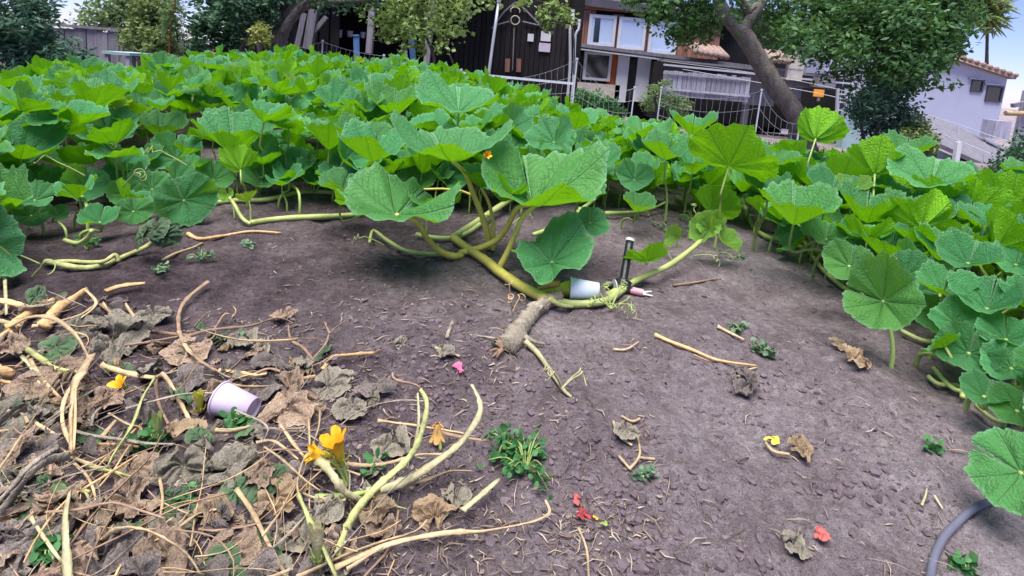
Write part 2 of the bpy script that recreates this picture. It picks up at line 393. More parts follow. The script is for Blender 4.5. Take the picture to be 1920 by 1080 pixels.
# ------------------------------------------------------------------ ground sheet
def build_ground():
    nc = 620; ang = np.linspace(-R_(76), R_(76), nc)
    r = [.42]
    while r[-1] < 900:
        x = r[-1]; k = 1.0045 if x < 4.2 else (1.012 if x < 9 else (1.06 if x < 60 else 1.25)); r.append(x*k)
    r = np.array(r)
    A, Rr = np.meshgrid(ang, r)
    X = Rr*np.sin(A); Y = Rr*np.cos(A)-.8
    Z = ground_np(X, Y)
    v = np.stack([X, Y, Z], -1).reshape(-1, 3)
    nr = len(r); i = np.arange(nr-1)[:, None]*nc+np.arange(nc-1)[None, :]
    f = np.stack([i, i+1, i+nc+1, i+nc], -1).reshape(-1, 4)
    o = obj('ground', mesh('ground', v, f), M['soil']); struct(o, 'bare purplish brown garden soil with dry crumbs')
build_ground()

# ------------------------------------------------------------------ pumpkin leaf blades
VA = np.array([-3.05, -2.35, -1.56, -.78, 0, .78, 1.56, 2.35, 3.05])
def leaf_mesh(name, seed, cup=.4, ruffle=.07, gap=.16, lobes=.06, fold=.0, curl=.1, crumple=0.0, NS=64, NR=13, pw=1.25, flop=0.0):
    g = np.random.default_rng(seed)
    ph = np.linspace(-math.pi+gap, math.pi-gap, NS+1); rh = np.linspace(0.0, 1, NR+1)[1:]**.85
    PH, RH = np.meshgrid(ph, rh)
    T = np.interp(PH, VA, np.arange(9)); fr = np.abs((T+.5) % 1-.5)
    out = 1+lobes*.4*(1-8*fr*fr)-.13*np.clip((np.abs(PH)-2.2)/.9, 0, 1)**2
    sc = .020*np.sin(PH*19+g.uniform(0, 6))+.016*np.sin(PH*31+g.uniform(0, 6))+.08*fbm(PH*1.1+seed*7, PH*0+seed, 5, 2)+.03*fbm(PH*7+seed, PH*0, 6, 2)
    r = out*(1+sc*RH**2)
    rr = RH*r
    asym = 1+.12*g.uniform(-1, 1)*np.sin(PH)
    x = rr*np.sin(PH)*1.06*asym; y = rr*np.cos(PH)
    z = cup*rr**pw
    k1, k2, k3 = g.integers(2, 4), g.integers(4, 6), g.integers(7, 10)
    z = z+ruffle*RH**1.8*(1.3*np.sin(k1*PH+g.uniform(0, 6))+np.sin(k2*PH+g.uniform(0, 6))+.5*np.sin(k3*PH+g.uniform(0, 6))+.22*RH**2*np.sin(17*PH+g.uniform(0, 6)))
    z = z+.075*(1-(1-2*fr)**2*1.0)*np.sin(np.clip(RH*1.15, 0, 1)*math.pi)*1.0
    z = z+.045*fbm(x*4+seed, y*4, 31, 3)*RH
    z = z-curl*np.clip(RH-.72, 0, 1)**2*6*(.5+.5*np.sin(2*PH+g.uniform(0, 6)))
    z = z+fold*np.abs(x)
    if flop:
        z = z-flop*np.clip(y-.1, 0, 2)**2
    if crumple:
        c = crumple
        nx = fbm(x*1.5+seed, y*1.5, 51, 2, .4); ny = fbm(x*1.5+40, y*1.5+seed, 61, 2, .4); nz = fbm(x*1.8+seed, y*1.8+9, 71, 2, .4)
        x = x*(1-.12*c)+nx*.55*c; y = y*(1-.12*c)+ny*.55*c
        fw = nx*2.4+x*1.6+.5*fbm(x*3+seed, y*3, 81, 2); tri_ = np.abs((fw*1.5) % 1-.5)*2
        z = z*.3+.13*c*(1-(1-2*fr)**2)*np.sin(np.clip(RH*1.1, 0, 1)*math.pi)*2+.28*c*nz+.16*c*tri_*np.clip(RH*1.6, 0, 1)+.10*c*np.abs(np.sin(6*ny+4*x))+.03*fbm(x*7+seed, y*7, 91, 2)
        z = z-z.min()*.6
        z = z*(.9+.25*(seed % 3))
    v = np.stack([x, y, z], -1).reshape(-1, 3); v = np.vstack([[[0, 0, float(z[0].mean())*.2 if crumple else 0]], v])
    n = NS+1; F_ = []
    for i in range(NS): F_.append((0, 1+i+1, 1+i))
    for j in range(NR-1):
        for i in range(NS):
            a = 1+j*n+i; F_.append((a, a+1, a+n+1, a+n))
    uv = np.vstack([[[4.5, 0]], np.stack([T, RH], -1).reshape(-1, 2)])
    return mesh(name, v, F_, True, None, uv)
# note: winding above gives the upper side as the front face
LEAF = []
specs = [(.72, .08, .15, .05, 0, .12, 1.5), (1.0, .09, .2, .06, 0, .14, 1.4), (.55, .105, .12, .06, .06, .18, 1.6), (.88, .11, .3, .07, 0, .14, 1.4),
         (1.2, .08, .18, .05, 0, .14, 1.4), (.38, .12, .14, .07, .10, .18, 1.6), (.72, .12, .22, .07, .05, .18, 1.5), (.62, .10, .4, .05, .2, .12, 1.5),
         (1.05, .10, .12, .08, .05, .18, 1.35), (.32, .115, .16, .07, .08, .18, 1.7),
         (.80, .16, .2, .09, .0, .22, 1.4), (1.05, .14, .25, .08, .1, .2, 1.3), (.65, .17, .3, .10, .1, .25, 1.5)]
for i, s in enumerate(specs):
    LEAF.append(leaf_mesh('pumpkin_leaf_blade', 100+i, s[0], s[1], s[2]*.22-.02, s[3], s[4], s[5], 0, 90, 15, s[6]))
for me in LEAF: me.materials.append(M['leaf'])
YOUNG = [leaf_mesh('young_leaf_blade', 130+i, .7, .1, .2, .09, .3, .1, 0, 40, 9) for i in range(3)]
for me in YOUNG: me.materials.append(M['leaf_young'])
DEAD = {}
for key in ('dry', 'grey', 'wilt', 'tan', 'dark'):
    DEAD[key] = []
    for i in range(4):
        me = leaf_mesh('crumpled_leaf', hash_ := 160+i+10*len(DEAD), .3, .12, .25, .08, .1, .2, [.75, 1.0, .6, 1.15][i] if key != 'wilt' else .45, 60, 16)
        me.materials.append(M['leaf_'+key]); DEAD[key].append(me)

def place_leaf(plant, P, Rr, n, tipdir, me, name='leaf', squash=1.0):
    n = Vector(n).normalized(); y = Vector(tipdir); y = (y-n*y.dot(n)).normalized(); x = y.cross(n)
    o = bpy.data.objects.new(name, me); col.objects.link(o); o.parent = plant
    m = Matrix((x*Rr, y*Rr*squash, n*Rr)).transposed().to_4x4()
    m.translation = Vector(P)-plant.location
    o.matrix_local = m
    return o
def stalk(plant, base, P, n, r=.007, m='stalk', name='leaf_stalk', sides=6, seg=3):
    base = Vector(base); P = Vector(P); n = Vector(n).normalized(); h = (P-base).length
    q1 = base+Vector((0, 0, h*.38))+(P-base)*.12; q2 = P-n*(h*.22)-Vector((0, 0, h*.12))
    mb = MB(); mb.tube([base-Vector((0, 0, .015)), q1*.6+base*.4, (q1+q2)*.5, q2, P+n*.002], [r*1.2, r*1.1, r, r*.9, r*.75], sides, seg, .06, .1, int(P.x*999))
    return mb.build(name, M[m], plant, True)
def leaf_dir(P, tilt, side):
    """normal leaning towards the viewer by tilt degrees, turned sideways by side degrees (+ right)"""
    c = Vector((-P[0], -P[1], 0)).normalized()          # horizontal, towards the camera
    s = R_(side); d = Vector((c.x*math.cos(s)-c.y*math.sin(s), c.x*math.sin(s)+c.y*math.cos(s), 0))
    t = R_(tilt); return Vector((0, 0, math.cos(t)))+d*math.sin(t), d

# ------------------------------------------------------------------ pumpkin plants
PLANTS = []
def plant(x, y, label):
    o = thing('pumpkin_plant', label, 'pumpkin plant', (x, y, gz(x, y)), 'pumpkin plants of the patch'); PLANTS.append(o); return o
P_EDGE = plant(-1.75, 1.75, 'pumpkin plant at the left edge, its giant leaf hanging beside the heap of straw')
P_LEFT = plant(-1.15, 2.5, 'leafy pumpkin plant on the left, behind the curled pale wilting shoot')
P_RUN = plant(-.55, 2.75, 'pumpkin plant with a bare green runner lying along the soil edge, left of centre')
P_MID = plant(-.05, 1.75, 'sprawling pumpkin vine with thick yellow stalks, growing from the old grey stem')
P_BEH = plant(.35, 2.9, 'pumpkin plant directly behind the sprawling yellow-stalked vine')
P_FARL = plant(-3.3, 4.3, 'pumpkin plant in the far left corner, below the bluish shrub and board fence')
P_TOP = plant(-1.7, 4.6, 'pumpkin plant at the crest of the patch, before the gnarled leaning tree')
P_BACK = plant(.1, 4.8, 'pumpkin plant in the back row, in front of the black barn')
P_HOUSE = plant(1.7, 4.7, 'pumpkin plant in the back row, below the white windows of the house')
P_HOLE = plant(1.15, 2.8, 'pumpkin plant with a broad bright green leaf pierced by a small hole')
P_TREE = plant(3.0, 4.1, 'pumpkin plant at the back right, below the leaning trunk of the big tree')
P_TWIN = plant(1.55, 2.0, 'pumpkin plant right of the bare soil, its twin-lobed leaf drooping to the ground')
P_RIGHT = plant(2.6, 2.5, 'pumpkin plant at the right edge, below the grey shed roof')
P_CUP = plant(1.75, 1.45, 'pumpkin plant low at the right edge with cupped pale leaves, above the hose')
P_HOSE = plant(1.35, .85, 'pumpkin plant in the lower right corner, its single big leaf over the grey hose')
HERO = []; HPX = []; LAST = []
def hl(pl, px, py, hw, dep, tilt, side=0, rot=0, var=0, squash=1.0, stem=True, base=None, m='stalk', young=False, sr=.0058):
    dep *= 1+.19*min(1, max(0, (520-py)/150)); tilt = tilt-(12 if 0 < tilt < 45 else 0)
    for _ in range(40):
        P = at(px, py, dep)
        if P.z > gz(P.x, P.y)+.07+.0004*hw: break
        dep *= .97
    Rr = hw*dep/F*(.92 if pl is P_MID else .86)*math.cos(math.atan(math.hypot(px-960, py-PPY)/F))**.6
    n, d = leaf_dir(P, tilt, side)
    if not young: P = P-n.normalized()*(Rr*specs[var % len(specs)][0]*.5)
    a = R_(rot); td = Vector((d.x*math.cos(a)-d.y*math.sin(a), d.x*math.sin(a)+d.y*math.cos(a), 0))
    if abs(tilt) > 70: td = td+Vector((0, 0, -1))
    lo = place_leaf(pl, P, Rr, n, td, (YOUNG if young else LEAF)[var % (3 if young else len(LEAF))], 'leaf', squash)
    HERO.append((P, Rr, pl)); HPX.append((px, py, hw, dep))
    LAST[:] = [lo]
    if stem:
        if base is None:
            bx = P.x-n.x*.1+random.uniform(-.05, .05); by = P.y-n.y*.1+random.uniform(0, .08); b = Vector((bx, by, gz(bx, by)))
        else: b = gp(*base) if len(base) == 2 else gp(base[0], base[1], base[2])
        stalk(pl, b, P, n, sr, m)
    return P
# left
hl(P_EDGE, 45, 270, 80, 1.95, 38, 20, 20, 4)
hl(P_EDGE, -30, 450, 112, 1.45, 72, 55, 10, 9)
hl(P_EDGE, -20, 205, 75, 2.2, 30, 0, 0, 1)
hl(P_EDGE, 20, 165, 60, 2.5, 15, 20, 0, 3)
hl(P_LEFT, 203, 240, 52, 2.55, 52, 5, 10, 3)
hl(P_LEFT, 158, 345, 48, 2.3, 60, 15, -10, 0, base=(165, 440))
hl(P_LEFT, 236, 333, 42, 2.4, 45, -10, 0, 1)
hl(P_LEFT, 238, 362, 36, 2.5, 62, 0, 0, 2)
hl(P_LEFT, 185, 408, 42, 2.2, 35, -20, 0, 6, base=(150, 455))
hl(P_LEFT, 108, 400, 22, 2.2, 60, 30, 0, 7, base=(125, 450), sr=.004)
hl(P_LEFT, 345, 375, 62, 2.55, 72, 0, 30, 5)
hl(P_LEFT, 325, 290, 58, 2.6, 48, -15, 0, 6)
hl(P_LEFT, 268, 295, 40, 2.75, 20, 20, 0, 1)
hl(P_LEFT, 110, 190, 50, 2.9, 25, 10, 0, 8)
hl(P_LEFT, 265, 195, 56, 3.0, 26, 10, 0, 1)
hl(P_LEFT, 355, 195, 56, 3.1, 30, -10, 0, 3)
hl(P_RUN, 435, 255, 80, 2.35, 28, -15, 15, 8)
hl(P_RUN, 540, 308, 54, 2.3, 42, 10, 0, 0, base=(562, 405))
hl(P_RUN, 597, 247, 50, 2.6, 40, 0, 0, 6)
hl(P_RUN, 467, 378, 22, 2.3, -35, 30, 0, 0, young=True, base=(470, 420), sr=.004)
hl(P_RUN, 427, 365, 17, 2.35, 70, -20, 0, 1, young=True, base=(440, 410), sr=.004)
hl(P_RUN, 640, 330, 52, 2.25, 30, -25, 30, 7, base=(640, 385))
hl(P_RUN, 450, 195, 56, 3.1, 30, 10, 0, 4)
hl(P_RUN, 540, 205, 52, 3.1, 40, -5, 0, 2)
hl(P_RUN, 700, 160, 50, 3.6, 35, 15, 0, 0)
hl(P_RUN, 690, 258, 60, 2.35, 40, 0, 0, 2)
hl(P_RUN, 385, 130, 46, 3.8, 25, 0, 0, 8)
hl(P_RUN, 510, 270, 44, 2.85, 50, 10, 0, 5)
# middle vine
PC1 = hl(P_MID, 742, 385, 118, 1.66, 20, -18, -20, 5, .92, stem=False)
PC2 = hl(P_MID, 850, 275, 112, 1.80, 16, 5, 30, 2, .95, stem=False)
PC3 = hl(P_MID, 1005, 350, 124, 1.72, 30, 12, 10, 6, .95, stem=False)
PC4 = hl(P_MID, 905, 335, 50, 1.85, -10, -30, 0, 0, stem=False)
hl(P_MID, 1110, 415, 33, 1.80, 55, 30, 0, 2, base=(1080, 440))
hl(P_MID, 1035, 480, 86, 1.78, 34, -8, 60, 5, .85, base=(1010, 540))
hl(P_MID, 700, 275, 72, 1.95, 22, -10, 0, 3, m='stalk_yellow', base=(900, 430))
hl(P_MID, 1212, 483, 46, 1.9, -42, 30, 20, 9, stem=False)
hl(P_MID, 1085, 362, 48, 1.85, 25, 25, 0, 8, base=(1060, 440))
hl(P_MID, 822, 385, 50, 1.72, -18, 25, 0, 2, stem=False)
hl(P_MID, 945, 362, 42, 1.74, -25, -20, 0, 3, stem=False)
hl(P_MID, 640, 345, 46, 2.0, 25, -20, 0, 6, base=(800, 445))
hl(P_BEH, 862, 192, 84, 2.3, 30, 5, 0, 2)
hl(P_BEH, 735, 195, 55, 2.6, 34, -10, 0, 4)
hl(P_BEH, 1035, 258, 50, 2.35, 45, -30, 0, 7)
hl(P_BEH, 1120, 300, 46, 2.5, 35, 10, 0, 1)
hl(P_BEH, 1190, 332, 38, 2.4, 50, 0, 0, 0)
hl(P_BEH, 1080, 225, 46, 2.9, 20, 10, 0, 3)
hl(P_BEH, 960, 220, 50, 2.9, 35, -10, 0, 5)
hl(P_BEH, 1195, 385, 34, 2.3, 30, 20, 0, 8)
# right
hl(P_HOLE, 1372, 300, 98, 2.1, -38, -20, 20, 9)
def pierce(o, px, py, r):
    import bmesh
    me = o.data.copy(); o.data = me; mw = Matrix.Translation(o.parent.location) @ o.matrix_local; bm = bmesh.new(); bm.from_mesh(me)
    bmesh.ops.subdivide_edges(bm, edges=[e for e in bm.edges if any(math.hypot(project(mw @ v.co)[0]-px, project(mw @ v.co)[1]-py) < 22 for v in e.verts)], cuts=2, use_grid_fill=True)
    bad = [f for f in bm.faces if math.hypot(project(mw @ f.calc_center_median())[0]-px, project(mw @ f.calc_center_median())[1]-py) < r]
    bmesh.ops.delete(bm, geom=bad, context='FACES'); bm.to_mesh(me); bm.free()
pierce(LAST[0], 1418, 312, 6)
hl(P_HOLE, 1250, 280, 56, 2.4, 25, -15, 0, 3)
hl(P_HOLE, 1300, 235, 48, 2.8, 20, 0, 0, 1)
hl(P_HOLE, 1535, 248, 52, 2.6, -58, -10, 0, 8)
hl(P_HOLE, 1478, 285, 44, 2.5, -35, 30, 0, 2)
hl(P_HOLE, 1210, 245, 46, 2.9, 25, 15, 0, 6)
hl(P_HOLE, 1340, 385, 50, 2.35, -60, -20, 0, 0)
hl(P_HOLE, 1300, 305, 46, 2.5, 30, 0, 0, 4)
hl(P_TWIN, 1490, 392, 78, 1.85, 26, -15, 20, 8, base=(1580, 535))
hl(P_TWIN, 1630, 392, 74, 1.9, 22, 5, 0, 4, base=(1640, 520))
hl(P_TWIN, 1640, 310, 62, 2.2, -45, 10, 0, 3)
hl(P_TWIN, 1652, 558, 84, 1.55, 62, -10, 95, 3, base=(1670, 690))
hl(P_TWIN, 1590, 492, 52, 1.75, 50, -15, 0, 0, base=(1620, 600))
hl(P_TWIN, 1720, 445, 58, 1.8, 5, 10, 0, 6, base=(1765, 640))
hl(P_TWIN, 1440, 350, 46, 2.1, 35, -10, 0, 1)
hl(P_TWIN, 1560, 345, 52, 2.1, 28, -10, 0, 0)
hl(P_TWIN, 1600, 360, 36, 2.0, 40, 0, 0, 2, young=True)
hl(P_RIGHT, 1748, 330, 84, 2.05, 36, -5, 0, 2)
hl(P_RIGHT, 1885, 370, 68, 2.1, -35, 20, 0, 8)
hl(P_RIGHT, 1700, 280, 50, 2.6, 30, 0, 0, 4)
hl(P_RIGHT, 1855, 420, 62, 1.9, 20, -20, 0, 1)
hl(P_RIGHT, 1930, 330, 60, 2.3, 20, 0, 0, 3)
hl(P_CUP, 1815, 480, 66, 1.65, 40, -15, 0, 0)
hl(P_CUP, 1850, 560, 72, 1.5, 42, -15, 0, 1, base=(1830, 700))
hl(P_CUP, 1815, 655, 68, 1.42, 48, -10, 0, 6, base=(1840, 770))
hl(P_CUP, 1892, 683, 58, 1.35, 45, -25, 0, 0, base=(1880, 800))
hl(P_CUP, 1905, 490, 60, 1.7, 40, -10, 0, 5)
hl(P_CUP, 1965, 590, 70, 1.5, 30, -10, 0, 3)
hl(P_CUP, 1760, 590, 50, 1.75, 60, 10, 0, 9)
hl(P_CUP, 1960, 740, 60, 1.3, 40, 0, 0, 8)
hl(P_HOSE, 1908, 880, 108, 1.02, 52, -35, 110, 9, base=(1960, 960))
hl(P_HOSE, 2010, 800, 90, 1.1, 30, 0, 0, 2)
for q in ((1770, 535, 60, 1.62, 35, -10, 0, 3), (1885, 625, 62, 1.42, 40, -20, 20, 6), (1845, 735, 50, 1.3, 42, -15, 0, 0), (1905, 765, 55, 1.2, 45, -20, 0, 2), (1700, 510, 55, 1.72, 48, 5, 30, 0), (1765, 465, 60, 1.75, 30, 0, 0, 4), (1930, 560, 66, 1.5, 35, -10, 0, 8),
          (1675, 460, 55, 1.85, 25, 0, 0, 1), (1550, 440, 50, 1.95, 35, 0, 0, 2), (1960, 690, 66, 1.25, 35, -10, 0, 5), (1790, 600, 54, 1.5, 45, 0, 60, 5), (1450, 300, 55, 2.4, 25, 0, 0, 0), (1820, 400, 60, 2.0, 30, 0, 0, 6), (1950, 430, 70, 1.9, 25, 0, 0, 3)):
    hl(P_CUP if q[0] > 1750 and q[1] > 440 else P_TWIN, *q)
for q in ((285, 350, 46, 2.5, 48, 0, 0, 2), (75, 345, 52, 2.3, 35, 10, 0, 3), (120, 300, 50, 2.4, 30, 0, 0, 1), (400, 330, 44, 2.7, 45, 0, 0, 6), (490, 335, 40, 2.7, 40, 0, 20, 0), (590, 330, 44, 2.6, 40, 0, 0, 4), (300, 240, 50, 2.8, 30, 0, 0, 8), (160, 260, 46, 2.7, 28, 0, 0, 4), (60, 400, 40, 2.1, 50, 10, 0, 0), (250, 395, 36, 2.5, 55, 0, 0, 5), (20, 340, 60, 2.0, 40, 10, 0, 6)):
    hl(P_LEFT if q[0] < 380 else P_RUN, *q)
# the scattered rest of the bed
bare_px = [(-400, 560), (-60, 530), (90, 440), (300, 415), (480, 410), (640, 385), (780, 400), (950, 400), (1130, 395), (1280, 405), (1420, 445), (1560, 530), (1700, 650), (1760, 760), (1850, 920), (2050, 1010), (2100, 1400), (960, 1900), (-700, 1400)]
BARE = [gp(*p) for p in bare_px]
def in_bare(x, y):
    c = False; n = len(BARE)
    for i in range(n):
        a, b = BARE[i], BARE[i-1]
        if (a.y > y) != (b.y > y) and x < (b.x-a.x)*(y-a.y)/(b.y-a.y)+a.x: c = not c
    return c
def hides(P, Rr):
    x, y, z = project(P); r = Rr*F/z
    return any(z < hd-.02 and abs(x-hx) < .55*hw+.3*r and abs(y-hy) < .35*hw+.2*r for hx, hy, hw, hd in HPX)
def scatter_leaves():
    pts = []; tries = 0; rn = random.Random(5); cell = {}
    while tries < 90000 and len(pts) < 2300:
        tries += 1
        a = rn.uniform(-R_(56), R_(56)); d = math.sqrt(rn.uniform(1.7**2, 6.6**2)); x, y = d*math.sin(a), d*math.cos(a)
        far = 6.3-.25*max(0, x)-.0*abs(x)
        if d > far or in_bare(x, y): continue
        sp = .094 if d < 4 else .106
        kx, ky = int(x//.13), int(y//.13)
        if any((x-p[0])**2+(y-p[1])**2 < sp*sp for i in (-1, 0, 1) for j in (-1, 0, 1) for p in cell.get((kx+i, ky+j), ())): continue
        cell.setdefault((kx, ky), []).append((x, y)); pts.append((x, y, d))
    for x, y, d in pts:
        low = rn.random() < (.25 if d < 4 else .08)
        h = rn.uniform(.10, .22) if low else rn.uniform(.24, .42)
        edge = min((x-b.x)**2+(y-b.y)**2 for b in EDGE)**.5
        h *= .55+.45*min(1, edge/.5) if not low else 1
        P = Vector((x, y, gz(x, y)+h)); Rr = rn.uniform(.07, .128)*(.8 if low else 1)*min(1, .45+d/4.5)
        if any((P-q).length < (rq+Rr)*.40 for q, rq, _ in HERO): continue
        if hides(P, Rr): continue
        tilt = rn.gauss(5, 20); side = rn.gauss(0, 55); 
        if rn.random() < .16: tilt = rn.uniform(-60, -25)
        n, dd = leaf_dir(P, tilt, side); a = R_(rn.gauss(0, 50)); td = Vector((dd.x*math.cos(a)-dd.y*math.sin(a), dd.x*math.sin(a)+dd.y*math.cos(a), 0))
        pl = min(PLANTS, key=lambda o: (o.location.x-x)**2+(o.location.y-y)**2+(9 if o is P_MID else 0))
        yg = rn.random() < .05
        place_leaf(pl, P, Rr*(.6 if yg else 1), n, td, rn.choice(YOUNG) if yg else rn.choice(LEAF), 'leaf', rn.uniform(.88, 1.05))
        if d < 3.1:
            bx, by = x+rn.uniform(-.07, .07), y+rn.uniform(-.07, .1); stalk(pl, (bx, by, gz(bx, by)), P, n, rn.uniform(.0038, .006), 'stalk', seg=2)
    low = []; tries = 0
    while tries < 9000 and len(low) < 150:
        tries += 1
        a = rn.uniform(-R_(52), R_(52)); d = math.sqrt(rn.uniform(1.6**2, 3.6**2)); x, y = d*math.sin(a), d*math.cos(a)
        if in_bare(x, y): continue
        edge = min((x-b.x)**2+(y-b.y)**2 for b in EDGE)**.5
        if edge > .75 or any((x-p[0])**2+(y-p[1])**2 < .02 for p in low): continue
        low.append((x, y)); P = Vector((x, y, gz(x, y)+rn.uniform(.07, .24))); Rr = rn.uniform(.06, .125)
        if any((P-q).length < (rq+Rr)*.45 for q, rq, _ in HERO): continue
        if hides(P, Rr): continue
        n, dd = leaf_dir(P, rn.gauss(26, 26), rn.gauss(0, 60)); pl = min(PLANTS, key=lambda o: (o.location.x-x)**2+(o.location.y-y)**2+(9 if o is P_MID else 0))
        place_leaf(pl, P, Rr, n, dd+Vector((rn.uniform(-1.2, 1.2), rn.uniform(-1.2, 1.2), 0)), LEAF[rn.choice((0, 1, 3, 6, 8, 10, 11, 12))], 'leaf', rn.uniform(.88, 1.05))
        stalk(pl, (x, y+.03, gz(x, y+.03)), P, n, .0042, 'stalk', seg=2)
    return len(pts)
EDGE = [BARE[i].lerp(BARE[i+1], k/5) for i in range(1, 15) for k in range(5)]
scatter_leaves()
# ------------------------------------------------------------------ vines, stalks and tendrils traced on the ground
def W(px_w, p):
    """radius in metres of something px_w pixels thick at point p"""
    d = (Vector(p)-CAMP).dot(_f); return px_w*d/F/2
def trace(pl, name, m, pts, wpx, h=.012, taper=(1, 1), sides=7, seg=5, ridge=.0, jit=.12, seed=1, flat=1.0):
    P = []
    for q in pts:
        hh = q[2] if len(q) > 2 else h
        P.append(gp(q[0], q[1], hh))
    r0 = W(wpx, P[len(P)//2]); n = len(P)
    rad = [r0*(taper[0]+(taper[1]-taper[0])*i/(n-1)) for i in range(n)]
    mb = MB(); mb.tube(P, rad, sides, seg, ridge, jit, seed+int(abs(pts[0][0])), flat)
    return mb.build(name, M[m], pl, True)
def tendril(pl, P0, d, turns=3, R0=.012, L=.10, r=.0013, seed=0, m='tendril', name='tendril', parent=None):
    rn = random.Random(seed); P0 = Vector(P0); d = Vector(d).normalized(); a = d.cross(Vector((0, 0, 1))).normalized(); b = a.cross(d)
    pts = []; n = 10+turns*7
    for i in range(n):
        t = i/(n-1); k = max(0, t-.35)/.65; ang = turns*2*math.pi*k
        p = P0+d*(L*min(t, .5)*1.6+L*.35*k)+Vector((0, 0, .03*math.sin(t*3)))
        p = p+(a*math.cos(ang)+b*math.sin(ang))*(R0*min(1, k*3)*(1-.4*k))
        pts.append(p)
    mb = MB(); mb.tube(pts, [r*1.4, r, r*.6], 4, 2)
    return mb.build(name, M[m], pl, True)
V = [(1035, 566, .03), (977, 537, .03), (933, 507, .03), (913, 490, .03), (880, 468, .03), (850, 445, .04)]
trace(P_MID, 'main_vine', 'stalk_yellow', V, 17, taper=(1, .9), sides=9, ridge=.05)
trace(P_MID, 'vine', 'vine', [(850, 445, .04), (880, 425, .04), (910, 405, .05), (940, 385, .06), (960, 372, .06)], 12)
def stalk_path(pl, pts, end, wpx, m='stalk_yellow'):
    """stalk seen along those pixels, from the soil to the leaf at end"""
    b = gp(*pts[0], .02); d0 = (b-CAMP).dot(_f); d1 = (end-CAMP).dot(_f); n = len(pts)
    P = [b-Vector((0, 0, .02))]+[at(x, y, d0+(d1-d0)*(i/n)) for i, (x, y) in enumerate(pts) if i]+[end]
    for p in P: p.z = max(p.z, gz(p.x, p.y)+.008)
    r = wpx*d0/F/2*.82; k = len(P)
    MB().tube(P, [r*(1.1-.45*i/(k-1)) for i in range(k)], 9, 5, .05, .06, 3).build('leaf_stalk', M[m], pl, True)
stalk_path(P_MID, [(866, 474), (845, 480), (820, 468), (798, 443), (780, 415)], PC1, 15)
stalk_path(P_MID, [(862, 470), (905, 463), (935, 447), (955, 418), (970, 390)], PC3, 14)
stalk_path(P_MID, [(920, 462), (912, 430), (900, 395), (886, 360), (872, 325)], PC2, 15)
stalk_path(P_MID, [(935, 500), (952, 472), (968, 435), (982, 405)], PC3+Vector((.01, -.01, 0)), 14)
stalk_path(P_MID, [(925, 465), (925, 425), (918, 385)], PC4, 10)
trace(P_MID, 'vine', 'vine', [(850, 477, .02), (800, 476, .015), (760, 470, .02), (725, 450, .03), (700, 432, .04), (693, 455, .015)], 9, taper=(1.1, .6))
trace(P_MID, 'runner', 'vine', [(1030, 562, .03), (1080, 570, .015), (1140, 562, .02), (1190, 527, .03), (1250, 500, .05), (1290, 472, .08), (1318, 447, .11), (1335, 425, .14)], 12, taper=(1.15, .7), sides=8)
trace(P_MID, 'vine', 'vine', [(780, 440, .02), (830, 447, .02), (870, 440, .03), (900, 420, .05)], 9)
trace(P_MID, 'vine', 'stalk', [(1000, 440, .02), (1040, 425, .03), (1080, 400, .05), (1125, 365, .07)], 8)
trace(P_MID, 'vine', 'stalk', [(1135, 400, .03), (1190, 398, .03), (1225, 390, .05), (1250, 378, .06)], 7, taper=(1.2, .5))
for q, L, s in (((720, 460, .02), (-1, -.3, .1), 1), ((870, 405, .1), (1, -.6, -.1), 2), ((1000, 470, .02), (1, -.2, .1), 3), ((1150, 572, .02), (.4, -1, .1), 4), ((1100, 570, .015), (1, -.7, 0), 5), ((1270, 505, .03), (-.7, .4, .5), 6), ((1300, 480, .05), (.6, -.9, 0), 7), ((1310, 450, .1), (-.2, .3, .9), 8), ((960, 420, .05), (1, .2, .3), 9), ((1190, 400, .03), (.5, -1, 0), 10)):
    tendril(P_MID, gp(*q), L, 2+s % 3, .012, .09+.02*(s % 3), .0018, s)
def spiral_knot(pl, px, py, n, m, seed):
    rn = random.Random(seed); c = gp(px, py, .01)
    for k in range(n):
        d = (rn.uniform(-1, 1), rn.uniform(-1, .4), rn.uniform(0, .35)); tendril(pl, c, d, rn.randint(1, 3), rn.uniform(.008, .02), rn.uniform(.05, .10), .002, seed*31+k, m)
spiral_knot(P_MID, 1145, 580, 6, 'tendril', 3)
# growing tip with folded young leaves
def tip(pl, px, py, h, sizes, seed):
    c = gp(px, py, h); rn = random.Random(seed)
    for i, s in enumerate(sizes):
        n = Vector((rn.uniform(-.8, .8), rn.uniform(-1, -.2), rn.uniform(.0, .6)))
        place_leaf(pl, c+Vector((rn.uniform(-.02, .02), rn.uniform(-.02, .02), rn.uniform(0, .02))), s, n, (rn.uniform(-.6, .6), rn.uniform(-.5, .2), rn.uniform(.3, 1.2)), rn.choice(YOUNG), 'young_leaf')
tip(P_MID, 1333, 425, .16, (.045, .035, .05, .03), 4)
place_leaf(P_MID, gp(1330, 430, .16), .055, (-.9, -.5, .25), (.25, .1, 1), YOUNG[1], 'young_leaf', 1.3)
place_leaf(P_MID, gp(1355, 455, .10), .05, (.3, -.6, .8), (1, -.6, -.5), YOUNG[2], 'young_leaf', 1.3)
place_leaf(P_MID, gp(1272, 445, .10), .04, (-.9, -.6, .2), (0, .1, 1), YOUNG[0], 'young_leaf', 1.3)
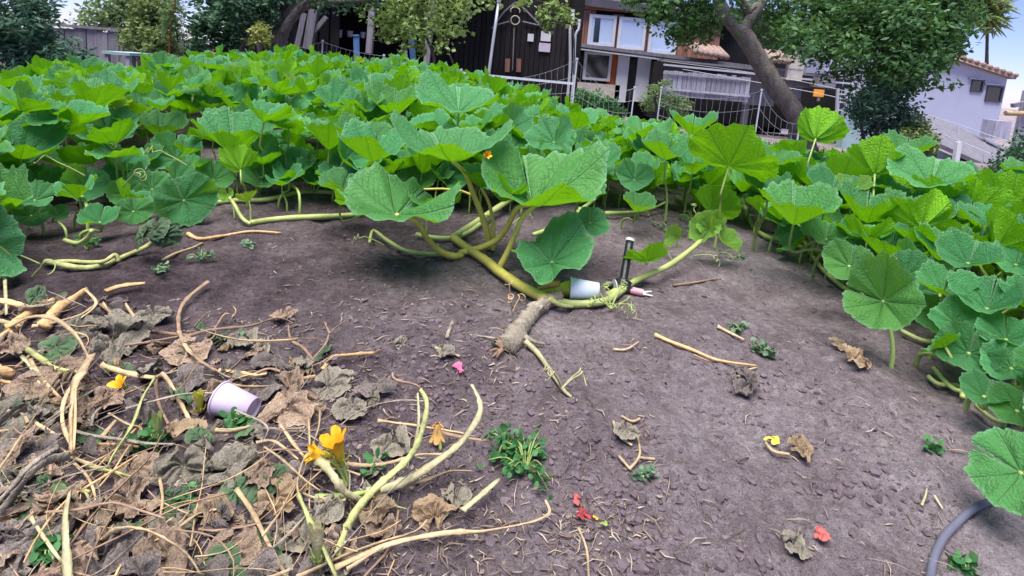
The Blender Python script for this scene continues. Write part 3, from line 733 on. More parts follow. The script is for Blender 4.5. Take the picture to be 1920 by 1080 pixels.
# runners of the other plants
trace(P_RUN, 'runner', 'vine', [(470, 418), (510, 412), (560, 408), (620, 406), (680, 402)], 11)
trace(P_RUN, 'runner', 'vine', [(385, 382), (440, 376), (500, 374), (570, 360), (640, 362)], 9)
trace(P_RUN, 'vine', 'vine', [(470, 420), (455, 410, .03), (440, 385, .06), (430, 370, .08)], 7)
trace(P_LEFT, 'wilted_shoot', 'straw_green', [(85, 490), (110, 495, .02), (150, 502), (190, 498), (235, 480), (275, 462, .03), (300, 440, .07), (303, 420, .10)], 10, taper=(1, .9))
trace(P_LEFT, 'wilted_shoot', 'straw_green', [(90, 492), (130, 490), (165, 492), (195, 490, .03), (215, 478, .04), (222, 490, .02)], 8)
trace(P_LEFT, 'vine', 'vine', [(120, 450, .05), (145, 456, .04), (165, 445, .06), (172, 432, .1)], 8)
P0 = gp(292, 445, .09)
for i, (dx, dz, n) in enumerate(((-.04, .0, (-.7, -.6, .3)), (.03, .01, (.6, -.7, .2)), (.0, .03, (0, -.8, .6)))):
    place_leaf(P_LEFT, P0+Vector((dx, 0, dz)), .045, n, (dx*9, -.3, -1), DEAD['wilt'][i], 'wilted_leaf')
for k, (px, py) in enumerate(((60, 520), (75, 495), (230, 350), (160, 330), (185, 290), (350, 310))):
    tendril(P_LEFT, gp(px, py, .03 if py > 400 else .22), ((-1) ** k, -.6, .4), 1+k % 3, .018, .14, .002, 40+k)
for a, b in ((P_TWIN, [(1380, 330), (1400, 400), (1430, 440), (1480, 455), (1540, 480)]), (P_TWIN, [(1500, 440), (1530, 490), (1570, 530), (1600, 550)]), (P_TWIN, [(1690, 620), (1740, 640), (1790, 625), (1830, 600)]),
             (P_CUP, [(1750, 690), (1790, 730), (1840, 735), (1880, 760)]), (P_CUP, [(1740, 705), (1760, 720), (1800, 725), (1805, 745)]), (P_HOLE, [(1270, 370), (1300, 385), (1340, 380), (1400, 390)]), (P_CUP, [(1830, 760), (1870, 790), (1910, 780)])):
    trace(a, 'vine', 'vine', [(x, y, .02) for x, y in b], 9)
# ------------------------------------------------------------------ flowers
def flower_mesh(R0, L, open_, seed, n=5):
    """funnel of five joined petals with flared, torn tips"""
    g = np.random.default_rng(seed); NS, NR = 50, 10
    v = []; f = []
    for j in range(NR+1):
        t = j/NR
        for i in range(NS):
            a = 2*math.pi*i/NS; pet = abs(math.cos(a*n/2)); lob = (pet**.6)
            tt = t*(1-.30*(1-lob)*max(0, (t-.4)/.6))
            r = R0*(.18+.55*tt**.7+open_*max(0, tt-.45)**1.5*1.6)
            r *= 1+.10*math.sin(a*n)*tt+.08*(g.random()-.5)*(t > .7)
            z = L*tt-open_*L*.28*max(0, tt-.72)*2
            v.append((r*math.cos(a), r*math.sin(a), z+.04*L*(g.random()-.5)*(t > .8)))
    for j in range(NR):
        for i in range(NS):
            i2 = (i+1) % NS; f.append((j*NS+i, j*NS+i2, (j+1)*NS+i2, (j+1)*NS+i))
    return v, f, NS, NR
def flower(label, px, py, h, R0, L, axis, open_=1.0, m='petal', stem_px=None, seed=1, group=None, mcal='flower_green', dep=None):
    c = at(px, py, dep) if dep else gp(px, py, h); base = gp(*stem_px) if stem_px else c
    t = thing('pumpkin_flower', label, 'flower', base, group)
    ax = Vector(axis).normalized(); x = ax.cross(Vector((.2, 1, .1))).normalized(); y = ax.cross(x)
    v, f, NS, NR = flower_mesh(R0, L, open_, seed)
    tr = lambda p, k=1: c+x*(p[0]*k)+y*(p[1]*k)+ax*p[2]
    MB().add([tr(p) for p in v], f).build('corolla', M[m], t, True)
    rows = int(NR*.55)
    cal = [tr(p, 1.02) for p in v[:NS*(rows+1)]]
    fs = []
    for q in f[:NS*rows]:
        i = q[0] % NS; j = q[0]//NS
        if j < rows*.55 or i % 10 in (0, 1, 9): fs.append(q)
    MB().add(cal, fs).build('calyx', M[mcal], t, True)
    for k in range(5):
        a = 2*math.pi*k/5; d = (x*math.cos(a)+y*math.sin(a)); p = c+d*R0*.3
        MB().tube([p, p+d*R0*.35+ax*L*.12, p+d*R0*.5+ax*L*.3], [.002, .0015, .0006], 4, 2).build('sepal', M[mcal], t, True)
    if stem_px:
        MB().tube([base, base*.5+c*.5-ax*.005, c+ax*.004], [.004, .0035, .004], 6, 4).build('flower_stalk', M['stalk'], t, True)
    return t
flower('open yellow pumpkin flower standing on a green stalk among the dry stems', 642, 868, .045, .022, .070, (-.25, -.15, .95), .55, 'petal', (655, 910, .0), 3)
flower('half wilted second bloom of the yellow pair, leaning left beside the open flower', 620, 858, .045, .016, .048, (-.85, -.35, .45), .6, 'petal', (650, 912, .0), 5)
flower('small shrivelled orange blossom lying among the straw left of the lilac cup', 233, 730, .02, .016, .03, (-.3, -.5, .8), .9, 'petal', None, 6)
flower('withered tan bud on a thin green stalk right of the yellow flower', 820, 795, .05, .018, .036, (.1, -.2, -1), .3, 'petal_dry', (826, 845, .0), 7, mcal='petal_dry')
flower('closed orange bud peeking between the big leaves of the sprawling vine', 908, 292, .26, .014, .035, (.5, -.8, .3), .5, 'petal', None, 8, dep=1.93)
flower('closed greenish bud pointing up beside the lilac cup', 375, 770, .02, .014, .045, (0, -.1, 1), .0, 'weed_bud' if 'weed_bud' in M else 'flower_green', None, 9)
flower('closed green bud pointing up in the straw heap below the orange blossom', 295, 822, .03, .013, .05, (0, 0, 1), .0, 'stalk', (294, 850, .0), 10, mcal='stalk')
flower('orange flower hidden under the leaves of the drooping right plant', 1668, 497, .06, .010, .028, (.1, -.4, .8), .3, 'petal', None, 11, dep=1.56)
flower('tiny orange bud deep among the leaves at upper left', 218, 205, .30, .016, .045, (0, -.4, .9), .3, 'petal', None, 12, dep=2.9)
flower('pale closed bud at the foot of the bottom dry stem', 598, 1050, .03, .016, .06, (-.1, 0, 1), .0, 'weed_bud' if 'weed_bud' in M else 'straw_pale', (605, 1080, 0), 13, mcal='stalk')

# ------------------------------------------------------------------ cups
def paper_cup(label, rim_px, base_px, hr, hb, r_rim, r_base, L, m, flip=1):
    a = gp(rim_px[0], rim_px[1], hr); b = gp(base_px[0], base_px[1], hb); ax = (b-a).normalized()
    t = thing('paper_cup', label, 'paper cup', (a.x, a.y, gz(a.x, a.y)), 'paper cups on the ground')
    x = ax.cross(Vector((0, 0, 1))).normalized(); y = ax.cross(x); n = 40
    def rings(rs): 
        v = []; f = []
        for z, r in rs:
            for i in range(n): an = 2*math.pi*i/n; v.append(a+ax*z+x*(r*math.cos(an))+y*(r*math.sin(an)))
        for j in range(len(rs)-1):
            for i in range(n): i2 = (i+1) % n; f.append((j*n+i, j*n+i2, (j+1)*n+i2, (j+1)*n+i))
        return v, f
    th = .0012
    w_ = [(0.0, r_rim), (L, r_base), (L, r_base-th), (L-.006, r_base-.003)]
    v, f = rings(w_); MB().add(v, f).build('wall', M[m], t, True)
    v, f = rings([(L-.006, r_base-.0032), (.0005, r_rim-th)]); MB().add(v, f).build('inner_wall', M[m], t, True)
    v, f = rings([(L-.0062, r_base-.0036), (L-.0062, .0008)]); f.append(tuple(range(n, 2*n))); MB().add(v, f).build('bottom', M[m], t, True)
    # rolled rim
    vv = []; ff = []; k = 8; rr = .0022
    for i in range(n):
        an = 2*math.pi*i/n; d = x*math.cos(an)+y*math.sin(an)
        for j in range(k):
            bb = 2*math.pi*j/k; vv.append(a+d*(r_rim+rr*.4+rr*math.cos(bb))+ax*(rr*math.sin(bb)))
    for i in range(n):
        for j in range(k): ff.append((i*k+j, ((i+1) % n)*k+j, ((i+1) % n)*k+(j+1) % k, i*k+(j+1) % k))
    MB().add(vv, ff).build('rim', M[m], t, True)
    # side seam
    sv = [a+ax*z+x*(r*math.cos(an))+y*(r*math.sin(an)) for z, r in ((.003, r_rim+.0004), (L-.002, r_base+.0006)) for an in (2.1, 2.16)]
    MB().add(sv, [(0, 1, 3, 2)]).build('seam', M[m], t, True)
    return t
paper_cup('lilac white paper cup lying on its side in the straw heap', (414, 747), (470, 766), .034, .024, .032, .023, .080, 'paper_lilac')
paper_cup('bluish white paper cup lying against the vine beside the black stake', (1070, 541), (1128, 546), .036, .034, .038, .028, .098, 'paper_blue')
# flower end stuck into the bluish cup
c = gp(1062, 541, .036); b = gp(1005, 548, .03)
t = thing('young_pumpkin', 'yellow green flower and small fruit pushed into the bluish cup', 'young pumpkin', (c.x, c.y, gz(c.x, c.y)))
MB().tube([c+(c-b)*.25, c, c*.6+b*.4, b], [.030, .027, .018, .006], 10, 5, .10, .15).build('fruit', M['flower_green'], t, True)
MB().tube([c*.75+b*.25+Vector((0, 0, .02)), c*.45+b*.55+Vector((0, 0, .022)), b+Vector((-.01, 0, .005))], [.010, .012, .003], 7, 4, .2, .3).build('dry_corolla', M['petal_dry'], t, True)
# stake with clamp
def stake():
    top = gp(1181, 452, .175); bot = gp(1164, 552, .0); bot = Vector((bot.x, bot.y, gz(bot.x, bot.y)-.02))
    t = thing('irrigation_stake', 'black irrigation tube standing upright beside the bluish cup', 'stake', (bot.x, bot.y, gz(bot.x, bot.y)))
    ax = (top-bot).normalized()
    MB().tube([bot, bot*.5+top*.5, top], .0150, 16, 3).build('tube', M['black'], t, True)
    MB().tube([top-ax*.002, top+ax*.008], .0172, 16, 1).build('cap', M['clear'], t, False)
    MB().tube([top+ax*.006, top+ax*.009], .009, 16, 1).build('opening', M['black'], t, False)
    q = bot+ax*.05
    mb = MB(); mb.tube([q-ax*.028, q-ax*.02, q+ax*.018, q+ax*.026], [.020, .032, .032, .018], 14, 1); mb.build('clamp', M['black'], t, False)
    x = Vector((1, -.15, 0)).normalized()
    MB().tube([q+x*.01, q+x*.035], .016, 12, 1).build('nozzle', M['black'], t, False)
    MB().tube([q-x*.028, q-x*.062], .015, 12, 1).build('elbow', M['black'], t, False)
    MB().tube([q-x*.031-Vector((0, .02, 0)), q-x*.034-Vector((0, .021, 0))], .028, 20, 1).build('collar_disc', M['clear'], t, False)
    MB().tube([q+x*.03-ax*.01, q+x*.075-ax*.014], .013, 14, 1).build('pink_plug', M['pinkplastic'], t, False)
    MB().tube([q+x*.074-ax*.012, q+x*.105-ax*.004], [.005, .002], 6, 1).build('prong', M['clear'], t, False)
    MB().tube([q+x*.074-ax*.018, q+x*.11-ax*.02], [.005, .002], 6, 1).build('prong', M['clear'], t, False)
    MB().tube([q-x*.06-ax*.03-Vector((0, .03, 0)), q-x*.03-ax*.014-Vector((0, .035, 0)), q-x*.005+ax*.005-Vector((0, .035, 0))], [.010, .016, .008], 9, 3, .1).build('green_stub', M['vine'], t, True)
stake()
# old grey stem
def old_stem():
    b = gp(950, 652, 0)
    t = thing('dead_pumpkin_stem', 'old grey woody stem base lying on bare soil, feeding the yellow vine', 'dead stem', (b.x, b.y, gz(b.x, b.y)))
    def tr(n, m, pts, w, **k): return trace(t, n, m, pts, w, **k)
    tr('stem', 'deadwood', [(945, 655, .006), (965, 635, .012), (982, 608, .012), (1005, 582, .018), (1035, 562, .028), (1050, 556, .03)], 32, taper=(1.15, .75), sides=16, ridge=.10, jit=.16, seg=7, flat=.8)
    tr('stem', 'deadwood', [(985, 632, .02), (1000, 640, .012), (1020, 645, .01)], 11, taper=(1, .5))
    tr('knob', 'deadwood', [(990, 575, .03), (1002, 572, .035), (1015, 580, .03)], 18, taper=(.5, 1), jit=.4)
    tr('branch', 'straw_pale', [(985, 640, .02), (1008, 662, .012), (1028, 690, .01), (1045, 715, .01), (1060, 735, .008), (1082, 752, .004)], 9, taper=(1.3, .5), ridge=.1)
    tr('root', 'deadwood', [(950, 640, .02), (920, 633, .008), (880, 628, .004)], 4)
    tr('vine_end', 'straw_green', [(1030, 560, .04), (1050, 572, .03), (1075, 575, .02)], 12, taper=(1, .5))
    c = gp(943, 655, .015)
    for k in range(16):
        d = Vector((random.uniform(-1, -.2), random.uniform(-1, .3), random.uniform(-.5, .8))).normalized()
        MB().tube([c, c+d*.02, c+d*random.uniform(.025, .04)+Vector((0, 0, -.006))], [.005, .004, .001], 5, 2).build('frayed_fibre', M['twig'], t, True)
    for k in range(4): tendril(t, gp(1055, 728, .008), (random.uniform(-1, 1), random.uniform(-1, .5), .2), 1+k % 2, .01, .05, .0022, 70+k, 'straw_pale')
    spiral_knot(t, 960, 588, 3, 'straw', 12)
old_stem()
# hose
hp = [(1740, 1110), (1745, 1080), (1752, 1045), (1768, 1010), (1790, 985), (1815, 962), (1845, 945), (1890, 930), (1960, 915), (2080, 900)]
P = [gp(x, y, .009) for x, y in hp]
mb = MB(); mb.tube(P, W(13.5, P[3]), 12, 6); o = mb.build('garden_hose', M['hose'], None, True); tag(o, 'grey garden hose curving out of the lower right corner', 'hose')

# ------------------------------------------------------------------ the withered plants
def dry_plant(px, py, label):
    b = gp(px, py, 0); return thing('withered_pumpkin_plant', label, 'withered plant', (b.x, b.y, gz(b.x, b.y)), 'withered pumpkin plants')
D1 = dry_plant(100, 600, 'heap of thick orange straw stalks with crumpled leaves at the left edge')
D2 = dry_plant(135, 850, 'withered pumpkin plant with a thick grey-brown bent stem in the lower left corner')
D3 = dry_plant(640, 930, 'dying pumpkin plant with long pale green stalks crossing around the yellow flower')
D4 = dry_plant(480, 1000, 'dried pumpkin vine with tan crossed stems and papery leaves at the bottom')
D5 = dry_plant(345, 640, 'dead pinkish vine arching over bare soil behind the lilac cup')
D6 = dry_plant(590, 700, 'dead forked brown vine above the crumpled brown leaf, centre left')
ST = [
 (D1, 'straw_orange', 13, [(-15, 560), (28, 569), (58, 578)]), (D1, 'straw_orange', 20, [(20, 618), (55, 588), (102, 563)]), (D1, 'straw_orange', 19, [(83, 612), (111, 577), (139, 560), (163, 543)]),
 (D1, 'straw_orange', 12, [(198, 546), (228, 536), (272, 531)]), (D1, 'straw', 6, [(161, 544, .04), (180, 566, .04), (167, 585, .03), (133, 607)]), (D1, 'twig', 9, [(178, 563), (205, 583), (233, 602)]),
 (D1, 'straw', 9, [(15, 615), (55, 595, .05), (92, 595, .07), (122, 610, .07), (147, 635, .05), (167, 674, .03)]), (D1, 'straw', 7, [(60, 612), (100, 605), (150, 590), (178, 572)]),
 (D1, 'straw_orange', 10, [(-10, 640), (20, 618), (50, 600)]), (D1, 'straw_green', 12, [(-10, 648), (42, 653), (72, 670), (105, 691), (150, 699)], ), (D1, 'straw_orange', 24, [(-20, 690), (10, 698), (28, 704)]),
 (D1, 'straw_orange', 14, [(-20, 712), (10, 716), (30, 720)]), (D1, 'straw', 6, [(20, 620), (28, 645), (32, 670)]), (D1, 'straw_pale', 7, [(8, 510, .02), (10, 545), (12, 590)]), (D1, 'straw', 7, [(190, 565), (205, 590), (190, 605)]),
 (D1, 'straw', 8, [(-10, 600), (15, 605), (40, 612)]), (D1, 'straw', 6, [(235, 570), (255, 600), (265, 612)]), (D1, 'twig', 8, [(30, 690), (60, 660), (40, 640)]), (D1, 'straw_pale', 9, [(38, 665), (60, 690), (75, 720)]),
 (D2, 'straw', 22, [(168, 672, .05), (152, 700, .06), (140, 726, .06), (134, 780, .04), (135, 850, .02)]), (D2, 'straw', 9, [(160, 690, .06), (125, 740, .05), (117, 790, .03), (140, 850)]), (D2, 'straw_orange', 10, [(142, 730, .07), (141, 780, .06), (138, 845, .03)]),
 (D2, 'straw', 10, [(190, 685), (236, 699), (289, 708), (305, 702, .04), (325, 730, .03), (347, 772), (360, 796)]), (D2, 'straw_green', 11, [(290, 710, .04), (267, 747, .04), (252, 787, .04), (233, 822, .04), (211, 856, .03), (201, 878)]), (D2, 'twig', 7, [(291, 712, .03), (296, 750), (307, 778), (328, 816)]),
 (D2, 'straw', 8, [(55, 675), (83, 716), (117, 750)]), (D2, 'deadwood', 23, [(-15, 985), (25, 929, .04), (57, 888, .06), (91, 863, .06), (130, 856, .04)]), (D2, 'deadwood', 14, [(-20, 960), (20, 915, .05), (60, 870, .07), (110, 838, .06)]),
 (D2, 'straw', 8, [(120, 850), (160, 868), (189, 877), (203, 874)]), (D2, 'straw_orange', 12, [(165, 834), (220, 834), (260, 838)]), (D2, 'straw_pale', 15, [(128, 1095, .03), (123, 1008, .05), (123, 960, .05), (133, 914, .03)]), (D2, 'straw_green', 10, [(133, 915), (155, 920), (168, 922)]),
 (D2, 'straw_pale', 7, [(57, 970, .03), (100, 1033, .03), (122, 1060)]), (D2, 'straw_pale', 5, [(-5, 868), (22, 913)]), (D2, 'straw', 9, [(-10, 762), (47, 784), (104, 815)]), (D2, 'straw', 10, [(189, 822), (217, 788)]),
 (D2, 'straw', 6, [(140, 870), (165, 895), (178, 930), (175, 950)]), (D2, 'straw_green', 12, [(165, 875), (210, 885), (250, 895)]), (D2, 'straw', 8, [(0, 1040), (20, 1060), (40, 1090)]), (D2, 'straw', 6, [(205, 775), (240, 795), (262, 800), (266, 815), (245, 818)]), (D2, 'straw_pale', 6, [(160, 920), (180, 970), (192, 1015)]),
 (D4, 'straw', 11, [(192, 1014), (214, 995, .04), (246, 989, .06), (283, 997, .06), (321, 1017, .05), (353, 1042, .03), (375, 1076)]), (D4, 'straw', 9, [(233, 1039), (283, 1017), (330, 992), (371, 963), (411, 954)]), (D4, 'straw', 6, [(299, 897), (305, 935), (299, 979), (300, 1028)]),
 (D4, 'straw_pale', 7, [(365, 1045), (425, 1033), (463, 1004)]), (D4, 'straw', 10, [(443, 917), (473, 960), (500, 1013), (535, 1078)]), (D4, 'straw_orange', 7, [(478, 1000), (495, 1040), (512, 1078)]), (D4, 'straw', 11, [(555, 1085), (633, 1047), (713, 1017), (777, 997), (800, 975)]),
 (D4, 'straw', 9, [(628, 1065), (733, 1020), (833, 1000), (900, 997), (960, 987), (1005, 976), (1030, 960), (1022, 938)]), (D4, 'straw', 7, [(650, 1068), (700, 1037), (730, 1020)]), (D4, 'straw_pale', 13, [(867, 957), (900, 930), (936, 898)]), (D4, 'straw', 6, [(1085, 990), (1100, 1030), (1104, 1085)]),
 (D3, 'straw_green', 15, [(633, 1043), (647, 1000), (667, 960), (700, 920, .03), (733, 890, .05), (763, 863, .07), (783, 833, .09), (797, 787, .12), (800, 753, .14), (788, 730, .15)]), (D3, 'straw_pale', 7, [(777, 838, .08), (785, 790, .12), (783, 737, .14)]),
 (D3, 'straw_pale', 16, [(687, 927), (743, 910), (783, 890, .03), (827, 860, .05), (867, 827, .08), (897, 783, .11), (900, 753, .13), (885, 722, .14)]), (D3, 'stalk', 13, [(590, 934), (650, 930), (690, 922)]), (D3, 'straw_pale', 18, [(585, 862, .03), (607, 870, .05), (627, 897, .05), (647, 923, .03), (676, 938, .01)]),
 (D3, 'straw_green', 17, [(560, 930, .04), (580, 973, .04), (603, 1020, .04), (632, 1085, .02)]), (D3, 'straw', 8, [(563, 935, .04), (557, 907, .05), (567, 867, .05), (580, 847, .04), (578, 783, .03)]), (D3, 'straw', 8, [(600, 773), (597, 803), (580, 853)]), (D3, 'straw', 8, [(527, 797), (548, 828), (570, 856)]),
 (D3, 'straw', 10, [(708, 788), (767, 797), (833, 807), (870, 813)]), (D3, 'twig', 7, [(815, 808), (867, 820), (918, 827)]), (D3, 'straw', 7, [(650, 870), (693, 873), (733, 867), (783, 853), (830, 852)]), (D3, 'straw', 8, [(757, 907), (800, 900), (843, 884), (885, 883)]), (D3, 'vine', 5, [(698, 932), (733, 947), (762, 954)]),
 (D3, 'straw', 7, [(480, 830), (510, 826), (540, 845), (560, 862)]),
 (D5, 'twig', 9, [(391, 528), (356, 555), (337, 583), (336, 619, .03), (350, 650), (372, 672), (405, 694), (433, 708), (463, 702)]), (D5, 'straw', 10, [(336, 622, .03), (350, 652, .02), (375, 676), (405, 695)]), (D5, 'twig', 7, [(278, 622), (333, 627), (356, 629), (394, 619), (470, 611), (520, 596), (550, 606)]),
 (D5, 'twig', 6, [(230, 648), (270, 643), (342, 630)]), (D5, 'twig', 5, [(345, 652), (380, 645), (402, 630), (405, 615)]), (D5, 'straw_orange', 9, [(373, 751), (411, 727), (444, 710), (482, 700)]), (D5, 'straw', 9, [(403, 808), (434, 809), (480, 797)]), (D5, 'twig', 5, [(365, 612), (380, 595), (390, 585)]), (D5, 'twig', 5, [(400, 620), (410, 605), (420, 590), (430, 588)]),
 (D5, 'straw_pale', 8, [(405, 805), (440, 806), (470, 798)]), (D5, 'straw', 8, [(430, 722), (470, 725), (505, 724)]), (D5, 'straw_orange', 7, [(410, 694), (450, 698), (480, 703), (500, 700)]),
 (D6, 'twig', 5, [(575, 692), (587, 672), (610, 645), (620, 622), (650, 600)]), (D6, 'twig', 7, [(588, 677), (567, 652), (545, 637), (540, 610)]), (D6, 'straw_orange', 8, [(605, 692), (625, 670), (655, 665), (702, 661)]), (D6, 'twig', 6, [(475, 702), (505, 691), (540, 702), (560, 710), (595, 707)]),
 (D6, 'twig', 5, [(735, 700), (742, 712), (780, 722), (798, 738)]), (D6, 'twig', 4, [(618, 625), (612, 612), (608, 603)]), (D6, 'straw_orange', 7, [(548, 715), (575, 708), (592, 704)]), (D6, 'twig', 5, [(575, 690), (600, 680), (625, 665)]), (D6, 'twig', 5, [(558, 690), (575, 686), (590, 700)]),
]
for k, s in enumerate(ST):
    pts = [(q[0], q[1], (q[2] if len(q) > 2 else .012)+.012) for q in s[3]]
    trace(s[0], 'dry_stem', s[1], pts, s[2]*.92, sides=10, ridge=.13, jit=.3, taper=(1.05, .6), seed=k, flat=.5 if s[1] != 'stalk' else 1)
def dead(pl, px, py, hw, key, var, tilt=(0, 0), rot=0, h=.012, squash=.9):
    p = gp(px, py, h); d = (p-CAMP).dot(_f); Rr = hw*d/F*.82
    n = Vector((tilt[0], tilt[1], 1)); a = R_(rot)
    return place_leaf(pl, p, Rr, n, (math.sin(a), -math.cos(a), 0), DEAD[key][var % 4], 'crumpled_leaf', squash)
for pl, x, y, hw, key, var, ti, ro in (
 (D6, 545, 772, 56, 'dry', 1, (0, -.5), 20), (D6, 540, 728, 42, 'dry', 0, (0, -.4), 80), (D2, 345, 880, 62, 'grey', 2, (.3, -.9), 20), (D2, 85, 965, 62, 'wilt', 0, (.2, -.6), 40), (D2, 20, 800, 75, 'grey', 3, (.2, -.5), 10), (D2, 195, 765, 50, 'dry', 3, (0, -.3), 50),
 (D1, 230, 640, 70, 'grey', 1, (0, -.4), 70), (D5, 355, 665, 52, 'dry', 2, (0, -.3), 0), (D6, 625, 722, 50, 'grey', 0, (0, -.3), 100), (D4, 425, 880, 60, 'grey', 3, (0, -.2), 150), (D4, 515, 945, 56, 'tan', 1, (0, -.4), 60), (D4, 815, 965, 46, 'tan', 0, (0, -.5), 200),
 (D4, 440, 1035, 60, 'dry', 2, (0, -.4), 20), (D4, 300, 1055, 75, 'dry', 0, (0, -.3), 120), (D2, 195, 1045, 80, 'dark', 1, (0, -.4), 10), (D2, 30, 1035, 90, 'dark', 3, (.2, -.4), 70), (D2, 60, 730, 50, 'dry', 2, (0, -.4), 0), (D1, 108, 652, 36, 'wilt', 2, (.2, -.9), 0),
 (D1, 290, 595, 40, 'grey', 2, (0, -.2), 30), (D3, 740, 838, 44, 'grey', 1, (0, -.2), 10), (D2, 60, 850, 60, 'dark', 0, (0, -.3), 30), (D2, 110, 700, 50, 'dry', 1, (0, -.3), 60), (D5, 350, 720, 44, 'dark', 2, (0, -.2), 80), (D4, 250, 930, 50, 'dry', 3, (0, -.3), 90), (D4, 400, 960, 40, 'tan', 2, (0, -.3), 140),
 (D3, 560, 900, 40, 'dark', 0, (.5, -.6), 0), (D3, 620, 960, 40, 'grey', 3, (0, -.2), 0), (D6, 700, 730, 44, 'dark', 3, (0, -.15), 40), (D6, 660, 770, 42, 'grey', 2, (0, -.15), 0), (D4, 720, 990, 36, 'dry', 0, (0, -.3), 0), (D2, 150, 620, 45, 'grey', 0, (0, -.3), 90), (D1, 20, 660, 44, 'dry', 3, (0, -.3), 20),
 (D2, 215, 850, 36, 'dry', 0, (0, -.5), 10), (D2, 260, 880, 44, 'dry', 2, (0, -.3), 70), (D1, 200, 575, 30, 'dark', 2, (.3, -.8), 0), (D4, 560, 1010, 44, 'grey', 1, (0, -.3), 0), (D4, 640, 1010, 30, 'dark', 1, (0, -.3), 0), (D3, 860, 930, 34, 'grey', 3, (0, -.2), 30), (D4, 475, 1060, 50, 'dry', 1, (0, -.3), 10),
 (D2, 130, 790, 44, 'dark', 2, (0, -.3), 0), (D2, 40, 905, 50, 'grey', 1, (.2, -.3), 0), (D4, 340, 970, 40, 'wilt', 1, (0, -.3), 0), (D2, 240, 1000, 34, 'wilt', 3, (0, -.4), 0), (D5, 460, 640, 34, 'grey', 1, (0, -.1), 0), (D6, 500, 680, 36, 'dark', 0, (0, -.1), 0), (D2, 165, 985, 50, 'dry', 1, (0, -.3), 33),
 (D4, 130, 1080, 60, 'dry', 3, (0, -.3), 0), (D4, 380, 1085, 50, 'dark', 2, (0, -.3), 0)):
    dead(pl, x, y, hw, key, var, ti, ro)
def tangle():
    """thin tangled stems and small shrivelled leaves of the withered plants"""
    rn = random.Random(23); DP = [D1, D2, D3, D4, D5, D6]
    def near(p): return min(DP, key=lambda o: (o.location-p).length)
    def spot():
        while True:
            x, y = rn.uniform(-40, 760), rn.uniform(560, 1100)
            if rn.random() < (1.15-max(0, x)/800)*min(1, .25+(y-560)/300 if x > 260 else 1): return x, y
    for k in range(150):
        x, y = spot(); p = gp(x, y, rn.uniform(.004, .05)); L = rn.uniform(.06, .26); a = rn.uniform(0, 6.28); bend = rn.uniform(-1.4, 1.4); pts = [p]
        for j in range(4):
            a += bend/4+rn.uniform(-.3, .3); q = pts[-1]+Vector((math.cos(a), math.sin(a), rn.uniform(-.12, .12)))*(L/4); q.z = max(q.z, gz(q.x, q.y)+.003); pts.append(q)
        r = rn.choice([.0009, .0012, .0016, .0021, .0028])*rn.uniform(.8, 1.2)
        mb = MB(); mb.tube(pts, [r, r, r*.9, r*.8, r*.5], 6, 3, .1, .4, k, .5); mb.build('dry_stem', M[rn.choice(['straw', 'straw', 'twig', 'twig', 'straw_orange', 'deadwood', 'deadwood'])], near(p), True)
    for k in range(150):
        x, y = spot(); p = gp(x, y, rn.uniform(.0, .025)); Rr = rn.uniform(.014, .042)
        place_leaf(near(p), p, Rr, (rn.gauss(0, .5), rn.gauss(-.3, .5), 1), (rn.uniform(-1, 1), rn.uniform(-1, 1), 0), rn.choice(DEAD[rn.choice(['dry', 'dry', 'grey', 'grey', 'tan', 'dark', 'wilt'])]), 'crumpled_leaf', rn.uniform(.45, .9))
tangle()
# ------------------------------------------------------------------ single dry things lying on the soil
def dry_leaf(label, x, y, hw, key, var, rot=0, ti=(0, -.2)):
    b = gp(x, y, 0); t = thing('fallen_leaf', label, 'fallen leaf', (b.x, b.y, gz(b.x, b.y)), 'fallen leaves on the bare soil')
    dead(t, x, y, hw, key, var, ti, rot)
    return t
t_ = dry_leaf('tan curled leaf with a long stalk on the lower right soil', 1500, 845, 34, 'tan', 0, 100)
trace(t_, 'leaf_stalk', 'straw', [(1435, 830), (1450, 846), (1480, 852)], 6)
dry_leaf('dark brown shrivelled leaf below the grey-green weed on the right', 1395, 722, 42, 'dark', 1, 80)
t_ = dry_leaf('small yellowish curled leaf near the drooping twin-lobed leaf', 1570, 646, 20, 'tan', 2, 80)
dry_leaf('pale papery leaf scrap below the drooping twin-lobed leaf', 1605, 680, 32, 'tan', 3, 90)
t_ = dry_leaf('dry grey leaf cluster in the middle of the bare soil, above the red petals', 1175, 810, 30, 'grey', 2, 0)
for q in ([(1150, 790), (1160, 815), (1185, 835)], [(1190, 800), (1200, 850), (1180, 880)], [(1200, 858), (1228, 861)], [(1160, 855), (1180, 878)], [(1165, 780), (1185, 790), (1200, 785)]): trace(t_, 'dry_stem', 'straw', q, 5, h=.008)
t_ = dry_leaf('grey-green leaf scraps beside the scarlet scrap at the bottom right', 1490, 1020, 32, 'grey', 1, 90)
dry_leaf('thin grey leaf remnant right of the forked brown vine', 835, 660, 24, 'grey', 3, 90)
dry_leaf('lone brown leaf above the forked brown vine', 535, 592, 24, 'dry', 0, 30)
def twig(label, pts, w_, m='twig', h=.008):
    b = gp(pts[0][0], pts[0][1], 0); t = thing('dry_twig', label, 'twig', (b.x, b.y, gz(b.x, b.y)), 'dry twigs on the bare soil')
    for i, p in enumerate(pts if isinstance(pts[0], list) else [pts]): trace(t, 'stick', m, p, w_ if i == 0 else w_*.6, h=h, taper=(1.3, .6), jit=.3)
    return t
t_ = twig('long reddish twig pointing at the grey-green weed on the right', [(1228, 628), (1260, 642), (1300, 657), (1345, 675), (1418, 686)], 7, 'straw_orange'); trace(t_, 'stick', 'twig', [(1300, 665), (1330, 678)], 4)
twig('short curved twig joining the reddish twig to the dark brown leaf', [(1382, 712), (1392, 697), (1420, 689)], 5, 'straw')
